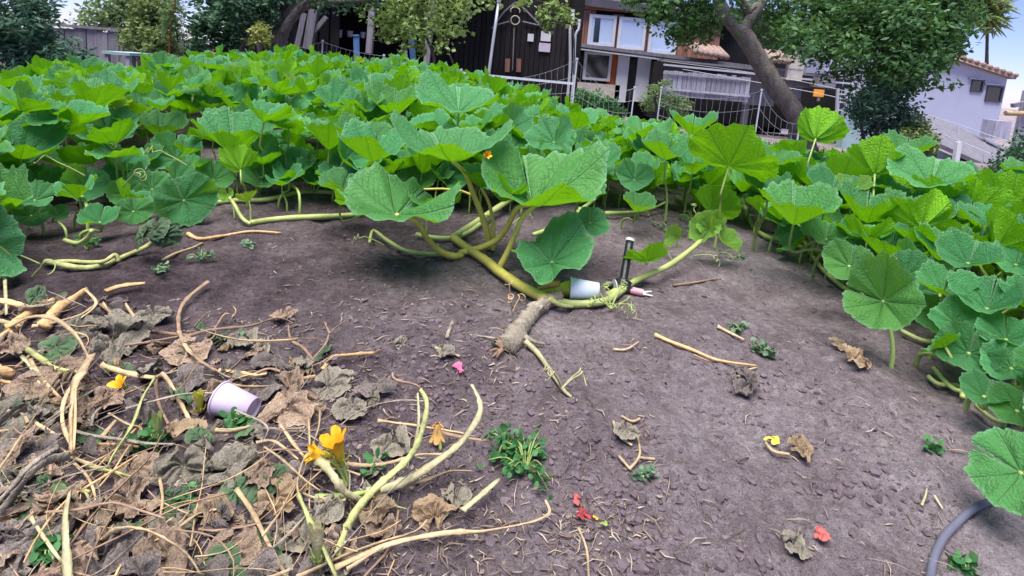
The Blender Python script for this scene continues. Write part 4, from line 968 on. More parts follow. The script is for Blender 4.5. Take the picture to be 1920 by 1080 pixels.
twig('thin twig at the edge of the soil, right of the wilting shoot', [(352, 438), (375, 448), (420, 442), (470, 434), (527, 437)], 6, 'straw_orange')
twig('pale thin twig curling near the wilting shoot', [(305, 488), (330, 475), (360, 465), (380, 455)], 5, 'straw')
twig('slim dark twig above the small grey weed on the right', [(1345, 612), (1370, 625), (1395, 637)], 6, 'straw')
twig('thin curved straw near the old grey stem', [(1150, 655), (1175, 655), (1198, 640)], 4, 'straw')
twig('dark thin twig lying behind the pink plug', [(1262, 535), (1300, 530), (1345, 522)], 4, 'twig')
twig('short stick standing near the centre of the soil', [(838, 632), (843, 618), (850, 604, .03)], 7, 'deadwood')
twig('pale stem piece near the lone pink petal', [(815, 652), (835, 658), (862, 668)], 5, 'straw_pale')
twig('thin pale twig below the lower right leaf', [(1728, 948), (1735, 930), (1738, 915)], 4, 'straw_pale')
twig('short pale twig left of the hose', [(1752, 930), (1768, 955)], 5, 'straw_pale')
# petals and scraps
def scrap(name, label, cat, x, y, hw, m, seed, h=.008, group=None, crumple=.9):
    b = gp(x, y, h); d = (b-CAMP).dot(_f)
    me = leaf_mesh(name, seed, .5, .2, .5, .1, .1, .1, crumple, 24, 6); me.materials.append(M[m])
    o = obj(name, me, None, None, b); s = hw*d/F; o.scale = (s, s, s*.8); o.rotation_euler = (R_(25), 0, seed)
    return tag(o, label, cat, group)
scrap('petal', 'small pink petal lying alone on the soil left of centre', 'petal', 860, 691, 12, 'pink', 301)
scrap('petal', 'dark crimson petal at the left of the coloured petal cluster', 'petal', 1092, 965, 12, 'red', 302)
scrap('petal', 'rusty curled petal above the crimson one in the petal cluster', 'petal', 1082, 938, 12, 'scarlet', 303)
scrap('petal', 'small yellow petal in the coloured petal cluster', 'petal', 1117, 972, 6, 'petal', 304)
scrap('petal', 'pale green petal at the right end of the coloured petal cluster', 'petal', 1134, 984, 10, 'stalk', 305)
scrap('scrap', 'crumpled scarlet scrap on the soil at the bottom right', 'scrap', 1540, 1005, 17, 'scarlet', 306)
scrap('scrap', 'crumpled green and orange leaf bit beside the tan curled leaf', 'scrap', 1448, 825, 11, 'flower_green', 307)
# ------------------------------------------------------------------ weeds and litter
def leaf_cloud(C, n, size, normals=None, seed=0, aspect=.5, droop=.2, up=.5, roundish=False):
    """n folded leaves at points C (n,3): returns verts, quads-as-two-tris faces and rnd"""
    g = np.random.default_rng(seed); n = len(C)
    d = g.normal(size=(n, 3)); d[:, 2] = d[:, 2]*.6-droop; d /= np.linalg.norm(d, axis=1)[:, None]
    nn = g.normal(size=(n, 3))*.7; nn[:, 2] += up
    if normals is not None: nn += normals*.8
    s = np.cross(d, nn); s /= np.linalg.norm(s, axis=1)[:, None]+1e-9; m = np.cross(s, d)
    L = size*g.uniform(.6, 1.35, (n, 1)); Wd = L*aspect*.5
    if roundish:
        k_ = 8; an = np.linspace(0, 2*math.pi, k_, endpoint=False)
        ring = [C+d*L*(.5-.5*math.cos(t))+s*Wd*math.sin(t)*(1.05-.15*math.cos(t))-m*L*.10*abs(math.sin(t)) for t in an]
        v = np.stack(ring+[C+d*L*.5+m*L*.03], 1).reshape(-1, 3); i = np.arange(n)[:, None]*(k_+1)
        f = np.concatenate([i+np.array([[j, (j+1) % k_, k_]]) for j in range(k_)], 0)
        return v, f, np.repeat(g.beta(2.0, 2.0, n), k_+1)
    a = C; b = C+d*L*.45+s*Wd-m*L*.04; c = C+d*L; e = C+d*L*.45-s*Wd-m*L*.04; k = C+d*L*.5+m*L*.06
    v = np.stack([a, b, c, e, k], 1).reshape(-1, 3)
    i = np.arange(n)[:, None]*5
    f = np.concatenate([i+np.array([[0, 1, 4]]), i+np.array([[1, 2, 4]]), i+np.array([[2, 3, 4]]), i+np.array([[3, 0, 4]])], 0)
    r = np.repeat(g.beta(2.0, 2.0, n), 5)
    return v, f, r
def weed(label, px, py, w_px, n, size, m, seed, h=.05, aspect=.7):
    b = gp(px, py, 0); d = (b-CAMP).dot(_f); R0 = w_px*d/F
    t = thing('weed', label, 'weed', (b.x, b.y, gz(b.x, b.y)), 'weeds on the bare soil')
    g = np.random.default_rng(seed); stems = MB(); C = []
    for k in range(max(4, n//9)):
        a = g.uniform(0, 6.28); l = R0*g.uniform(.4, 1.0); e = Vector((b.x+math.cos(a)*l, b.y+math.sin(a)*l*.8, 0)); e.z = gz(e.x, e.y)+h*g.uniform(.3, 1)
        q = b*.5+e*.5+Vector((0, 0, h*.4)); stems.tube([b, q, e], [.0016, .0013, .0008], 4, 3)
        for j in range(9):
            u = g.uniform(.35, 1.05); p = (b*(1-u)**2+q*(2*u*(1-u))+e*u*u); C.append(p+Vector(g.normal(size=3)*.006))
    stems.build('stem', M['stalk'], t, True)
    v, f, r = leaf_cloud(np.array([tuple(p) for p in C]), 0, size, None, seed, aspect, .0, 1.0, True)
    me = mesh('leaves', v-np.array(t.location), f, True, {'rnd': r}); o = obj('leaves', me, M[m], t)
    return t
weed('bright green clover-like weed beside the tan stem stub, bottom centre', 985, 885, 75, 190, .013, 'weed', 1, .045, .85)
weed('bright green sprig at the top of the clover-like weed', 945, 852, 34, 80, .014, 'weed', 2, .05, .85)
weed('small grey-green weed on bare soil behind the straw heap', 376, 490, 28, 60, .014, 'weed_grey', 3, .04, .7)
weed('thin grey-green weed touching the orange stalk end', 290, 512, 30, 40, .014, 'weed_grey', 4, .03)
weed('faint small weed in the upper middle of the bare soil', 470, 462, 18, 25, .018, 'weed_grey', 5, .02)
weed('low grey-green weed at the end of the reddish twig', 1430, 665, 24, 90, .014, 'weed_grey', 6, .025, .8)
weed('low dark green weed above the reddish twig', 1388, 622, 26, 70, .014, 'weed_grey', 7, .02, .8)
weed('green seedling cluster right below the vine tip', 1375, 485, 30, 60, .014, 'weed_grey', 8, .03, .8)
weed('pale weed under the wilting shoot at the left', 165, 470, 36, 60, .014, 'weed', 9, .04, .8)
weed('green weed tuft below the lilac cup', 455, 800, 26, 34, .016, 'weed', 10, .03, .8)
weed('green ferny weed among the straw below the closed bud', 280, 845, 28, 60, .018, 'weed', 11, .04, .8)
weed('green weed behind the crossing pale stalks', 700, 888, 24, 44, .016, 'weed', 12, .03, .8)
weed('tiny seedling right of the clover-like weed', 1205, 895, 18, 12, .014, 'weed_grey', 13, .015)
weed('tiny seedling near the lower right leaf', 1745, 842, 16, 24, .014, 'weed', 14, .015)
weed('tiny weed at the lower right corner by the hose', 1805, 1065, 16, 18, .016, 'weed', 15, .02)
weed('small weed between the dead vines on the left', 430, 640, 26, 26, .018, 'weed_grey', 16, .02)
weed('green weed at the dark base of the plants below the pierced leaf', 1300, 415, 55, 150, .014, 'weed', 17, .05, .8)
weed('weed patch between the runner tip and the right plants', 1250, 435, 40, 80, .014, 'weed_grey', 18, .04, .8)
weed('pale weed in the bottom left corner beside the wilted green leaf', 90, 1060, 40, 60, .02, 'weed', 19, .04)
weed('tiny weed in the lower left heap beside the arching stem', 355, 945, 18, 20, .014, 'weed', 20, .02)

def litter():
    """straw crumbs and soil clods: too many to count"""
    rn = random.Random(3)
    verts = []; faces = []
    def spot(zone):
        if zone == 0: return rn.uniform(-60, 980), rn.uniform(560, 1110)
        if zone == 1: return rn.uniform(500, 1250), rn.uniform(440, 1110)
        if zone == 2: return rn.uniform(1000, 1800), rn.uniform(480, 1110)
        return rn.gauss(1120, 60), rn.gauss(990, 35)
    mb = MB(); Z = [rn.choices((0, 1, 2, 3), (.52, .26, .17, .05))[0] for k in range(1900)]; S = np.array([spot(z) for z in Z]); Q = gpn(S[:, 0], S[:, 1], .004)
    A = np.array([rn.uniform(0, 6.28) for _ in Z]); LL = np.array([rn.uniform(.006, .036)*(1.8 if rn.random() < .1 else 1) for _ in Z])
    E = Q+np.stack([np.cos(A)*LL, np.sin(A)*LL, 0*A], -1); E[:, 2] = ground_np(E[:, 0], E[:, 1])+.003+LL*np.array([max(0, rn.gauss(0, .15)) for _ in Z])
    for k in range(len(Z)):
        p = Vector(Q[k].tolist()); e = Vector(E[k].tolist()); L = LL[k]
        if not in_bare(p.x, p.y): continue
        q = (p+e)*.5+Vector((rn.uniform(-.2, .2)*L, rn.uniform(-.2, .2)*L, rn.uniform(0, .12)*L)); r = rn.uniform(.0005, .0015)
        v, f = tube_geo([p, q, e], [r, r*1.2, r*.6], 3, 1); mb.add(v, f, [rn.random()]*len(v))
    t = NT('straw_bits'); a_ = t.n('ShaderNodeAttribute'); a_.attribute_name = 'rnd'
    m = t.set(Base_Color=t.ramp(a_.outputs['Fac'], [(0, (.10, .075, .07)), (.45, (.24, .18, .14)), (.8, (.42, .33, .25)), (1, (.55, .47, .36))]), Roughness=.9, Specular_IOR_Level=.1)
    o = mb.build('straw_litter', m, None, True, 'rnd'); tag(o, 'short bits of straw and stalk strewn over the soil', 'litter', None, 'stuff')
    # flakes of dead leaf
    S = np.array([spot(rn.choices((0, 1, 2, 3), (.62, .25, .09, .04))[0]) for k in range(1400)]); Q = gpn(S[:, 0], S[:, 1], .003)
    C = [q for q in Q if in_bare(q[0], q[1])]
    v, f, r = leaf_cloud(np.array(C), 0, .011, None, 77, .6, .0, 1.6)
    t = NT('leaf_flakes'); a_ = t.n('ShaderNodeAttribute'); a_.attribute_name = 'rnd'
    m = t.set(Base_Color=t.ramp(a_.outputs['Fac'], [(.2, (.06, .045, .04)), (.5, (.14, .105, .085)), (.85, (.27, .21, .16))]), Roughness=.9, Specular_IOR_Level=.1)
    o = obj('leaf_crumbs', mesh('leaf_crumbs', v, f, False, {'rnd': r}), m); tag(o, 'brown crumbs of dead leaves scattered on the soil', 'litter', None, 'stuff')
    # clods
    ico = [(0, 0, 1), (.89, 0, .45), (.28, .85, .45), (-.72, .53, .45), (-.72, -.53, .45), (.28, -.85, .45), (.72, .53, -.45), (-.28, .85, -.45), (-.89, 0, -.45), (-.28, -.85, -.45), (.72, -.53, -.45), (0, 0, -1)]
    tri = [(0, 1, 2), (0, 2, 3), (0, 3, 4), (0, 4, 5), (0, 5, 1), (1, 6, 2), (2, 7, 3), (3, 8, 4), (4, 9, 5), (5, 10, 1), (2, 6, 7), (3, 7, 8), (4, 8, 9), (5, 9, 10), (1, 10, 6), (6, 11, 7), (7, 11, 8), (8, 11, 9), (9, 11, 10), (10, 11, 6)]
    mb = MB()
    S = np.array([spot(rn.choices((0, 1, 2), (.35, .35, .3))[0]) for k in range(13000)]); Q = gpn(S[:, 0], S[:, 1], 0)
    for k in range(13000):
        p = Vector(Q[k].tolist())
        if not in_bare(p.x, p.y): continue
        if fbm(p.x*5, p.y*5, 77, 2) < rn.uniform(-.5, .25): continue
        s = .0016+.0085*rn.random()**5; sc = (s*rn.uniform(.7, 1.4), s*rn.uniform(.7, 1.4), s*rn.uniform(.5, .9))
        mb.add([(p.x+q[0]*sc[0]*rn.uniform(.55, 1.3), p.y+q[1]*sc[1]*rn.uniform(.55, 1.3), p.z+s*.15+q[2]*sc[2]*rn.uniform(.55, 1.3)) for q in ico], tri)
    o = mb.build('soil_clods', M['clod'], None, False); tag(o, 'small crumbly soil clods scattered over the bare ground', 'soil', None, 'stuff')
litter()
# ------------------------------------------------------------------ background: helpers
def rect(a, b, Y):
    """x0, x1, z0, z1 on the plane y = Y for the picture corners a (top left) and b (bottom right)"""
    p, q = onY(*a, Y), onY(*b, Y); return min(p.x, q.x), max(p.x, q.x), min(p.z, q.z), max(p.z, q.z)
def slab(parent, name, m, a, b, Y, th=.06, z0=None):
    x0, x1, za, zb = rect(a, b, Y); return MB().box(x0, x1, Y, Y+th, za if z0 is None else z0, zb).build(name, M[m], parent)
def frame(parent, name, m, x0, x1, z0, z1, Y, w_=.08, th=.08):
    mb = MB(); mb.box(x0, x0+w_, Y, Y+th, z0, z1); mb.box(x1-w_, x1, Y, Y+th, z0, z1); mb.box(x0+w_, x1-w_, Y, Y+th, z1-w_, z1); mb.box(x0+w_, x1-w_, Y, Y+th, z0, z0+w_)
    return mb.build(name, M[m], parent)
def window(parent, a, b, Y, fm='white', pm='pane', w_=.11):
    x0, x1, z0, z1 = rect(a, b, Y); t = MB().box(x0+w_, x1-w_, Y+.03, Y+.05, z0+w_, z1-w_).build('window', M[pm], parent)
    mb = MB(); mb.box(x0, x0+w_, Y-.02, Y+.08, z0, z1); mb.box(x1-w_, x1, Y-.02, Y+.08, z0, z1); mb.box(x0+w_, x1-w_, Y-.018, Y+.078, z1-w_, z1); mb.box(x0+w_, x1-w_, Y-.018, Y+.078, z0, z0+w_)
    mb.build('window_frame', M[fm], t)
    return t
def root(name, label, cat, px, py, Y, group=None):
    p = onY(px, py, Y); return thing(name, label, cat, (p.x, Y, gz(p.x, Y)), group)
def boards(parent, name, m, a, b, Y, wpx, th=.03, gap=.012, z0=None, vary=.02):
    x0, x1, za, zb = rect(a, b, Y); z0 = za if z0 is None else z0; n = max(1, int(round((x1-x0)/(wpx*Y/F)))); w_ = (x1-x0)/n
    me = {}
    for i in range(n):
        MB().box(x0+i*w_+gap/2, x0+(i+1)*w_-gap/2, Y+random.uniform(-.008, .008), Y+th, z0, zb+random.uniform(-vary, vary)).build(name, M[m], parent)
# ------------------------------------------------------------------ house
H = 20.0
h = root('wooden_house', 'brown timber house with a row of pale windows above white doors', 'house', 1180, 190, H)
x0, x1, z0, z1 = rect((1083, 20), (1330, 190), H)
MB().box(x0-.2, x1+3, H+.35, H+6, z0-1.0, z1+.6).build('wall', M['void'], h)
boards(h, 'siding_board', 'redwood', (1082, 18), (1112, 86), H+.12, 10, .05)
for a, b in (((1150, 26), (1163, 92)), ((1207, 34), (1221, 100)), ((1266, 42), (1345, 112))): boards(h, 'siding_board', 'redwood', a, b, H+.12, 9, .05)
slab(h, 'siding_board', 'redwood', (1083, 8), (1345, 37), H+.13, .05)
for a, b in (((1106, 26), (1151, 88)), ((1162, 31), (1207, 95)), ((1220, 38), (1266, 103))): window(h, a, b, H)
xa, xb, za, zb = rect((1116, 34), (1122, 80), H+.02); MB().box(xa, xb, H+.015, H+.028, za, zb).build('curtain_gap', M['pane_dark'], h)
p, q = onY(1080, 84, H-.3), onY(1420, 122, H-.3)
MB().bar((p.x, H-.25, p.z), (q.x, H-.25, q.z-.1), .5, .12).build('ledge', M['oldwood'], h)
MB().bar((p.x, H-.45, p.z-.14), (q.x, H-.45, q.z-.24), .06, .05).build('gutter', M['metal'], h)
p, q = onY(1040, -4, H-.7), onY(1350, 30, H-.7)
MB().poly([(p.x-.3, H-.2, p.z-.05), (q.x+1, H-.2, q.z-.2), (q.x+1, H-.2, q.z+.1), (p.x-.3, H-.2, p.z+.25)], (0, 4, .9)).build('roof', M['roofdark'], h)
window(h, (1097, 96), (1143, 153), H+.02, 'white', 'pane_dark', .10)
slab(h, 'panel', 'rust', (1143, 101), (1163, 162), H+.08, .05); slab(h, 'low_wall', 'beige', (1075, 153), (1160, 186), H-.02, .1)
d_ = slab(h, 'door', 'pane_dark', (1171, 106), (1198, 190), H+.06, .04)
slab(h, 'door_frame', 'white', (1160, 104), (1172, 192), H-.02, .12); slab(h, 'door_frame', 'white', (1197, 108), (1212, 192), H-.02, .12); slab(h, 'door_frame', 'white', (1160, 100), (1242, 110), H-.03, .12); slab(h, 'door_frame', 'white', (1235, 114), (1244, 192), H-.02, .12)
slab(h, 'side_pane', 'pane', (1212, 114), (1236, 152), H+.06, .04); slab(h, 'side_panel', 'white', (1212, 152), (1236, 194), H+.05, .05)
slab(d_, 'door_handle', 'metal', (1193, 156), (1197, 159), H-.04, .04)
# tile roof corner on the house side
for k in range(7):
    p = onY(1300+k*9.5, 92+k*1.6, H-1.0); MB().tube([p+Vector((0, -.35, -.12)), p+Vector((0, .6, .22))], .10, 8, 1).build('roof_tile', M['tile'], h, True)
# deck fence
D = 17.0
f = root('plank_fence', 'grey vertical plank fence of the deck, right of the white doors', 'fence', 1320, 190, D)
boards(f, 'plank', 'greywood', (1245, 132), (1402, 192), D, 9, .04, .015, vary=.03)
for a, b in (((1243, 136), (1404, 156)), ((1243, 166), (1404, 184))):
    p, q = onY(*a, D), onY(*b, D); MB().bar((p.x, D-.05, p.z), (q.x, D-.05, p.z-.02), .05, .07).build('rail', M['greywood'], f)
# lean-to behind the deck fence
L = 18.2
s_ = root('lean_to', 'dark open lean-to with corrugated edge behind the plank fence', 'shed', 1400, 200, L)
x0, x1, z0, z1 = rect((1246, 108), (1600, 200), L)
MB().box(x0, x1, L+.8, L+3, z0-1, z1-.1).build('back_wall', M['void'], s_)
p, q = onY(1240, 112, L-.4), onY(1610, 156, L-.4)
MB().bar((p.x, L-.3, p.z), (q.x, L-.3, p.z-.15), .8, .06).build('roof_edge', M['oldwood'], s_); MB().bar((p.x, L-.75, p.z-.16), (q.x, L-.75, p.z-.30), .05, .06).build('roof_edge', M['metal'], s_)
for px in (1405, 1500, 1590):
    p = onY(px, 150, L); MB().box(p.x-.09, p.x+.09, L-.1, L+.08, gz(p.x, L)-.3, p.z+.5).build('post', M['oldwood'], s_)
slab(s_, 'shelf_wall', 'greywood', (1455, 140), (1500, 185), L-.15, .08); slab(s_, 'beam', 'oldwood', (1440, 150), (1600, 172), L-.45, .08)
slab(s_, 'shelf_wall', 'oldwood', (1400, 140), (1450, 200), L-.2, .08)
for k in range(5):
    p = onY(1437+k*9, 104+k*.8, L-1.2); o = MB().tube([p+Vector((0, -.3, -.16)), p+Vector((0, .5, .16))], .085, 8, 1).build('roof_tile', M['tile'], s_, True)
def junk(name, label, cat, m, a, b, Y, th=.12, rot=0):
    x0, x1, z0, z1 = rect(a, b, Y); t = thing(name, label, cat, ((x0+x1)/2, Y, z0)); cx = (x0+x1)/2
    mb = MB(); mb.box(x0, x1, Y, Y+th, z0, z1); mb.build('body', M[m], t); MB().box(x0-.01, x1+.01, Y-.015, Y+th+.01, z1-.05, z1+.012).build('top_edge', M[m], t); MB().box(x0+.03, x1-.03, Y-.012, Y, z0+(z1-z0)*.45, z0+(z1-z0)*.5).build('fold', M['greywood'], t)
    return t
junk('folded_board', 'upright beige folded board on the lean-to roof', 'board', 'beige', (1481, 104), (1503, 152), L-1.3, .15)
junk('crate', 'brown wooden crate on the lean-to beside the orange sign', 'crate', 'oldwood', (1536, 140), (1566, 166), L-1.0, .5)
junk('storage_box', 'grey box on the lean-to, left of the beige board', 'box', 'greywood', (1449, 128), (1476, 148), L-1.0, .5)
t = root('orange_sign', 'small square orange sign on the dark lean-to', 'sign', 1535, 180, L-1.5); slab(t, 'plate', 'orange', (1527, 167), (1544, 182), L-1.5, .03); slab(t, 'bracket', 'oldwood', (1533, 182), (1537, 190), L-1.49, .03)
# white ladder
Y_ = 12.0; t = root('white_ladder', 'white ladder-like stand at the right of the lean-to', 'ladder', 1577, 240, Y_)
for px in (1569, 1585):
    p, q = onY(px+2, 166, Y_), onY(px-2, 246, Y_); MB().bar(p, q, .05).build('rail', M['white'], t)
for k in range(5):
    p, q = onY(1569, 176+k*15, Y_), onY(1586, 177+k*15, Y_); MB().bar(p, q, .035).build('rung', M['white'], t)
# black barn
B = 14.0
b = root('black_barn', 'black timber barn with a pointed gable and pale emblem', 'barn', 980, 140, B)
x0, x1, z0, z1 = rect((880, -10), (1078, 140), B)
n = 22; w_ = (x1-x0)/n
MB().box(x0-1.2, x1+.1, B+.12, B+4, z0-1, z1+.6).build('wall', M['void'], b)
for i in range(n): MB().box(x0-.3+i*w_+.006, x0-.3+(i+1)*w_-.006, B+random.uniform(-.01, .01), B+.10, z0-1, z1+.3).build('board', M['darkwood'], b)
def strip(par, name, m, pts, Y, r):
    P = [onY(x, y, Y) for x, y in pts]
    for a, c in zip(P, P[1:]): MB().bar(a, c, r).build(name, M[m], par)
strip(b, 'gable_beam', 'oldwood', [(922, 54), (945, 22), (966, 4), (985, 18), (1012, 46)], B-.06, .035)
strip(b, 'gable_tie', 'oldwood', [(925, 48), (955, 40)], B-.06, .03); strip(b, 'gable_tie', 'oldwood', [(980, 40), (1010, 47)], B-.06, .03)
c = onY(966, 38, B-.08); rg = [c+Vector((math.cos(a)*.11, 0, math.sin(a)*.11)) for a in np.linspace(0, 2*math.pi, 21)]
MB().tube(rg, .016, 6, 1).build('emblem_ring', M['beige'], b, True)
c = onY(966, 22, B-.08); rg = [c+Vector((math.cos(a)*.12, 0, .02+math.sin(a)*.09)) for a in np.linspace(-.5, math.pi+.5, 13)]
MB().tube(rg, .016, 6, 1).build('emblem_arc', M['beige'], b, True)
strip(b, 'rod', 'oldwood', [(964, 52), (961, 132)], B-.06, .03)
for px in (952, 973): strip(b, 'door_post', 'redwood', [(px, 110), (px-1, 135)], B-.05, .12)
for k, (a, c, lab) in enumerate((((990, 63), (1000, 78), 'small white notice on the black barn, leftmost of the three'), ((1015, 58), (1032, 78), 'white notice on the black barn, upper one at the right'), ((1011, 80), (1031, 98), 'pale lilac notice on the black barn, lower one at the right'))):
    t = root('notice', lab, 'notice', (a[0]+c[0])/2, c[1], B-.05); slab(t, 'sheet', 'white' if k < 2 else 'paper_lilac', a, c, B-.05, .012); slab(t, 'pin', 'metal', (a[0]+7, a[1]+1), (a[0]+8.5, a[1]+2.5), B-.06, .012)
def pole(label, pts, Y, r, m='metal'):
    P = [onY(x, y, Y) for x, y in pts]; p = P[-1].copy(); p.z = min(p.z, gz(p.x, Y))-.1; t = thing('pole', label, 'pole', (p.x, Y, gz(p.x, Y)))
    MB().tube(P+[p], r, 8, 2).build('shaft', M[m], t, True); MB().tube([P[0]-Vector((0, 0, .01)), P[0]+Vector((0, 0, .05))], r*1.35, 8, 1).build('end_cap', M[m], t)
pole('pale metal pole leaning in front of the black barn', [(935, 4), (917, 133)], 12.5, .035)
pole('bent white pipe at the right corner of the black barn, left one', [(1074, 22), (1075, 38), (1069, 55), (1069, 110), (1067, 150)], 13.2, .035, 'white')
pole('bent white pipe at the right corner of the black barn, right one', [(1086, 40), (1085, 55), (1079, 66), (1077, 110), (1075, 150)], 13.2, .03, 'white')
# left open shed
S = 13.0
s_ = root('open_shed', 'dark open shed with leaning grey timber posts behind the gnarled tree', 'shed', 650, 100, S)
x0, x1, z0, z1 = rect((440, -10), (905, 110), S)
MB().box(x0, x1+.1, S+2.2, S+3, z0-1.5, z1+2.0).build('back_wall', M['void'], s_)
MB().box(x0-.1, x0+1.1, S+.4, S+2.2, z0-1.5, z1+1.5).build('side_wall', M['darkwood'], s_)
MB().box(x0-.3, x1+.3, S-.3, S+3, z1+.6, z1+.75).build('roof', M['roofdark'], s_)
for a, c, w_ in (((572, 25), (558, 90), .13), ((590, 18), (578, 92), .2), ((612, 32), (587, 62), .1), ((520, 0), (516, 95), .18), ((700, 0), (692, 100), .14), ((810, 0), (800, 120), .14)):
    strip(s_, 'post', 'oldwood', [a, c], S-.1, w_)
for k in range(9):
    MB().box(x0+.1+k*.26, x0+.32+k*.26, S+.36, S+.40, z0-1.5, z1+1.5).build('board', M['darkwood'], s_)
for k, (px, py, w_, hh) in enumerate(((632, 58, 10, 12), (650, 60, 12, 9), (676, 62, 9, 9), (690, 64, 8, 7))):
    p = onY(px, py+hh, S+1.2); q = onY(px+w_, py, S+1.2)
    t = thing('pale_bucket', ['round white bucket hanging in the dark shed, leftmost', 'white tub in the dark shed, second from the left', 'small white pot in the dark shed, third from the left', 'smallest white pot in the dark shed, rightmost'][k], 'bucket', (p.x, S+1.2, p.z), 'white pots in the dark shed')
    cx = (p.x+q.x)/2; r = abs(q.x-p.x)/2
    MB().tube([(cx, S+1.2, p.z), (cx, S+1.2, q.z)], [r*.8, r], 12, 1).build('body', M['white'], t, True); MB().tube([(cx, S+1.2, q.z), (cx, S+1.2, q.z+.02)], r*1.06, 12, 1).build('rim', M['white'], t)
for a, c, m, lab in (((770, 62), (784, 112), 'bluepaint', 'blue painted board leaning below the round-leaved tree'), ((668, 65), (673, 98), 'bluepaint', 'narrow blue post in the dark shed'), ((757, 84), (768, 115), 'greywood', 'pale grey board leaning beside the blue board')):
    p, q = onY(*a, 11.5), onY(*c, 11.5); q.z = gz(q.x, 11.5)-.05
    t = thing('leaning_board', lab, 'board', (q.x, 11.5, gz(q.x, 11.5)), 'boards leaning by the shed'); MB().bar(p, q, .12, .04).build('plank', M[m], t); MB().bar(p+Vector((0, -.03, 0)), p*.97+q*.03+Vector((0, -.03, 0)), .125, .03).build('end_band', M[m], t)
# far left plank fence and table
Y_ = 10.0; f = root('board_fence', 'purplish weathered board fence at the far left behind the shrubs', 'fence', 190, 95, Y_)
x0, x1, _, zt = rect((60, 62), (345, 62), Y_); zt = onY(190, 58, Y_).z; n = 14
for i in range(n):
    w_ = (x1-x0)/n; MB().box(x0+i*w_+.006, x0+(i+1)*w_-.006, Y_+random.uniform(-.01, .01), Y_+.04, gz(x0, Y_)-.3, zt+random.uniform(-.03, .02)).build('board', M['oldwood'], f)
MB().box(x0, x1, Y_-.05, Y_+.09, zt+.02, zt+.07).build('cap_rail', M['oldwood'], f)
Y_ = 7.5; t = root('garden_table', 'teal topped garden table at the far left edge of the patch', 'table', 215, 110, Y_); x0, x1, _, _ = rect((190, 96), (243, 100), Y_); zt = onY(215, 97, Y_).z
MB().box(x0, x1, Y_, Y_+.6, zt-.04, zt).build('table_top', M['teal'], t)
for xx in (x0+.05, x1-.05):
    for yy in (Y_+.05, Y_+.55): MB().box(xx-.025, xx+.025, yy-.025, yy+.025, gz(xx, yy)-.05, zt-.04).build('leg', M['greywood'], t)
# ------------------------------------------------------------------ white house and sheds on the right
Hh = 24.0
w_h = root('pale_house', 'pale lavender rendered house with small dark windows at the right edge', 'house', 1800, 290, Hh)
P = [onY(1560, 40, Hh), onY(1889, 146, Hh), onY(1880, 330, Hh), onY(1560, 330, Hh)]
tr_ = P[1]; br = P[2]; tl = P[0]
MB().poly([(tl.x, Hh, tl.z), (tr_.x, Hh, tr_.z), (tr_.x, Hh, -2.5), (tl.x, Hh, -2.5)], (0, 7, 0)).build('wall', M['housewhite'], w_h)
MB().poly([(tl.x, Hh-.5, tl.z), (tr_.x+.12, Hh-.3, tr_.z-.05), (tr_.x+.12, Hh-.3, tr_.z+.14), (tl.x, Hh-.3, tl.z+.25)], (0, 7.4, 0)).build('roof', M['tile'], w_h)
for k in range(16):
    a = k/15; p = Vector((tr_.x+.08, Hh-.35, tr_.z+.12)).lerp(Vector((tl.x, Hh-.35, tl.z+.25)), a*.55); MB().tube([p, p+Vector((0, 1.2, .02))], .09, 7, 1).build('roof_tile', M['tile'], w_h, True)
for a, c in (((1853, 160), (1877, 193)), ((1824, 148), (1842, 174))): window(w_h, a, c, Hh-.05, 'roofdark', 'pane_dark', .07)
slab(w_h, 'lintel', 'greywood', (1850, 156), (1880, 161), Hh-.14, .2); slab(w_h, 'lintel', 'greywood', (1820, 146), (1845, 150), Hh-.14, .2)
Hs = 15.0
g = root('grey_roofed_shed', 'long grey roofed shed with teal wall below the pale house', 'shed', 1850, 310, Hs)
a, c, d_, e = onY(1600, 158, Hs+3), onY(1990, 318, Hs+3), onY(1990, 372, Hs), onY(1600, 196, Hs)
MB().poly([a, c, d_, e], (0, .02, -.12)).build('roof', M['roofgrey'], g)
for k in range(9):
    u = k/8; p, q = a.lerp(c, u), e.lerp(d_, u); MB().bar(p+Vector((0, 0, .03)), q+Vector((0, 0, .03)), .05, .04).build('roof_seam', M['roofgrey'], g)
MB().poly([e+Vector((0, .2, -.14)), d_+Vector((0, .2, -.14)), Vector((d_.x, Hs+.2, -3)), Vector((e.x, Hs+.2, -3))], (0, .3, 0)).build('wall', M['teal'], g)
p, q = onY(1797, 266, Hs-.3), onY(1790, 330, Hs-.3); MB().bar(p, Vector((q.x, q.y, -2)), .12).build('corner_post', M['white'], g)
slab(g, 'chimney', 'greywood', (1868, 226), (1891, 262), Hs+2.0, .5)
Yl = 12.0; t = root('log_beam', 'round brown log end sticking in at the right edge below the sky', 'log', 1910, 215, Yl); p, q = onY(1886, 212, Yl), onY(2000, 214, Yl)
MB().tube([p, q], .06, 10, 2).build('log', M['straw'], t, True); MB().tube([p-Vector((.012, 0, 0)), p], .052, 10, 1).build('cut_end', M['twig'], t); MB().box(q.x-.9, q.x, Yl+.1, Yl+.2, q.z-2.5, q.z+.45).build('post', M['greywood'], t); strip(t, 'roof_edge', 'oldwood', [(1898, 198), (1960, 186)], Yl, .09)
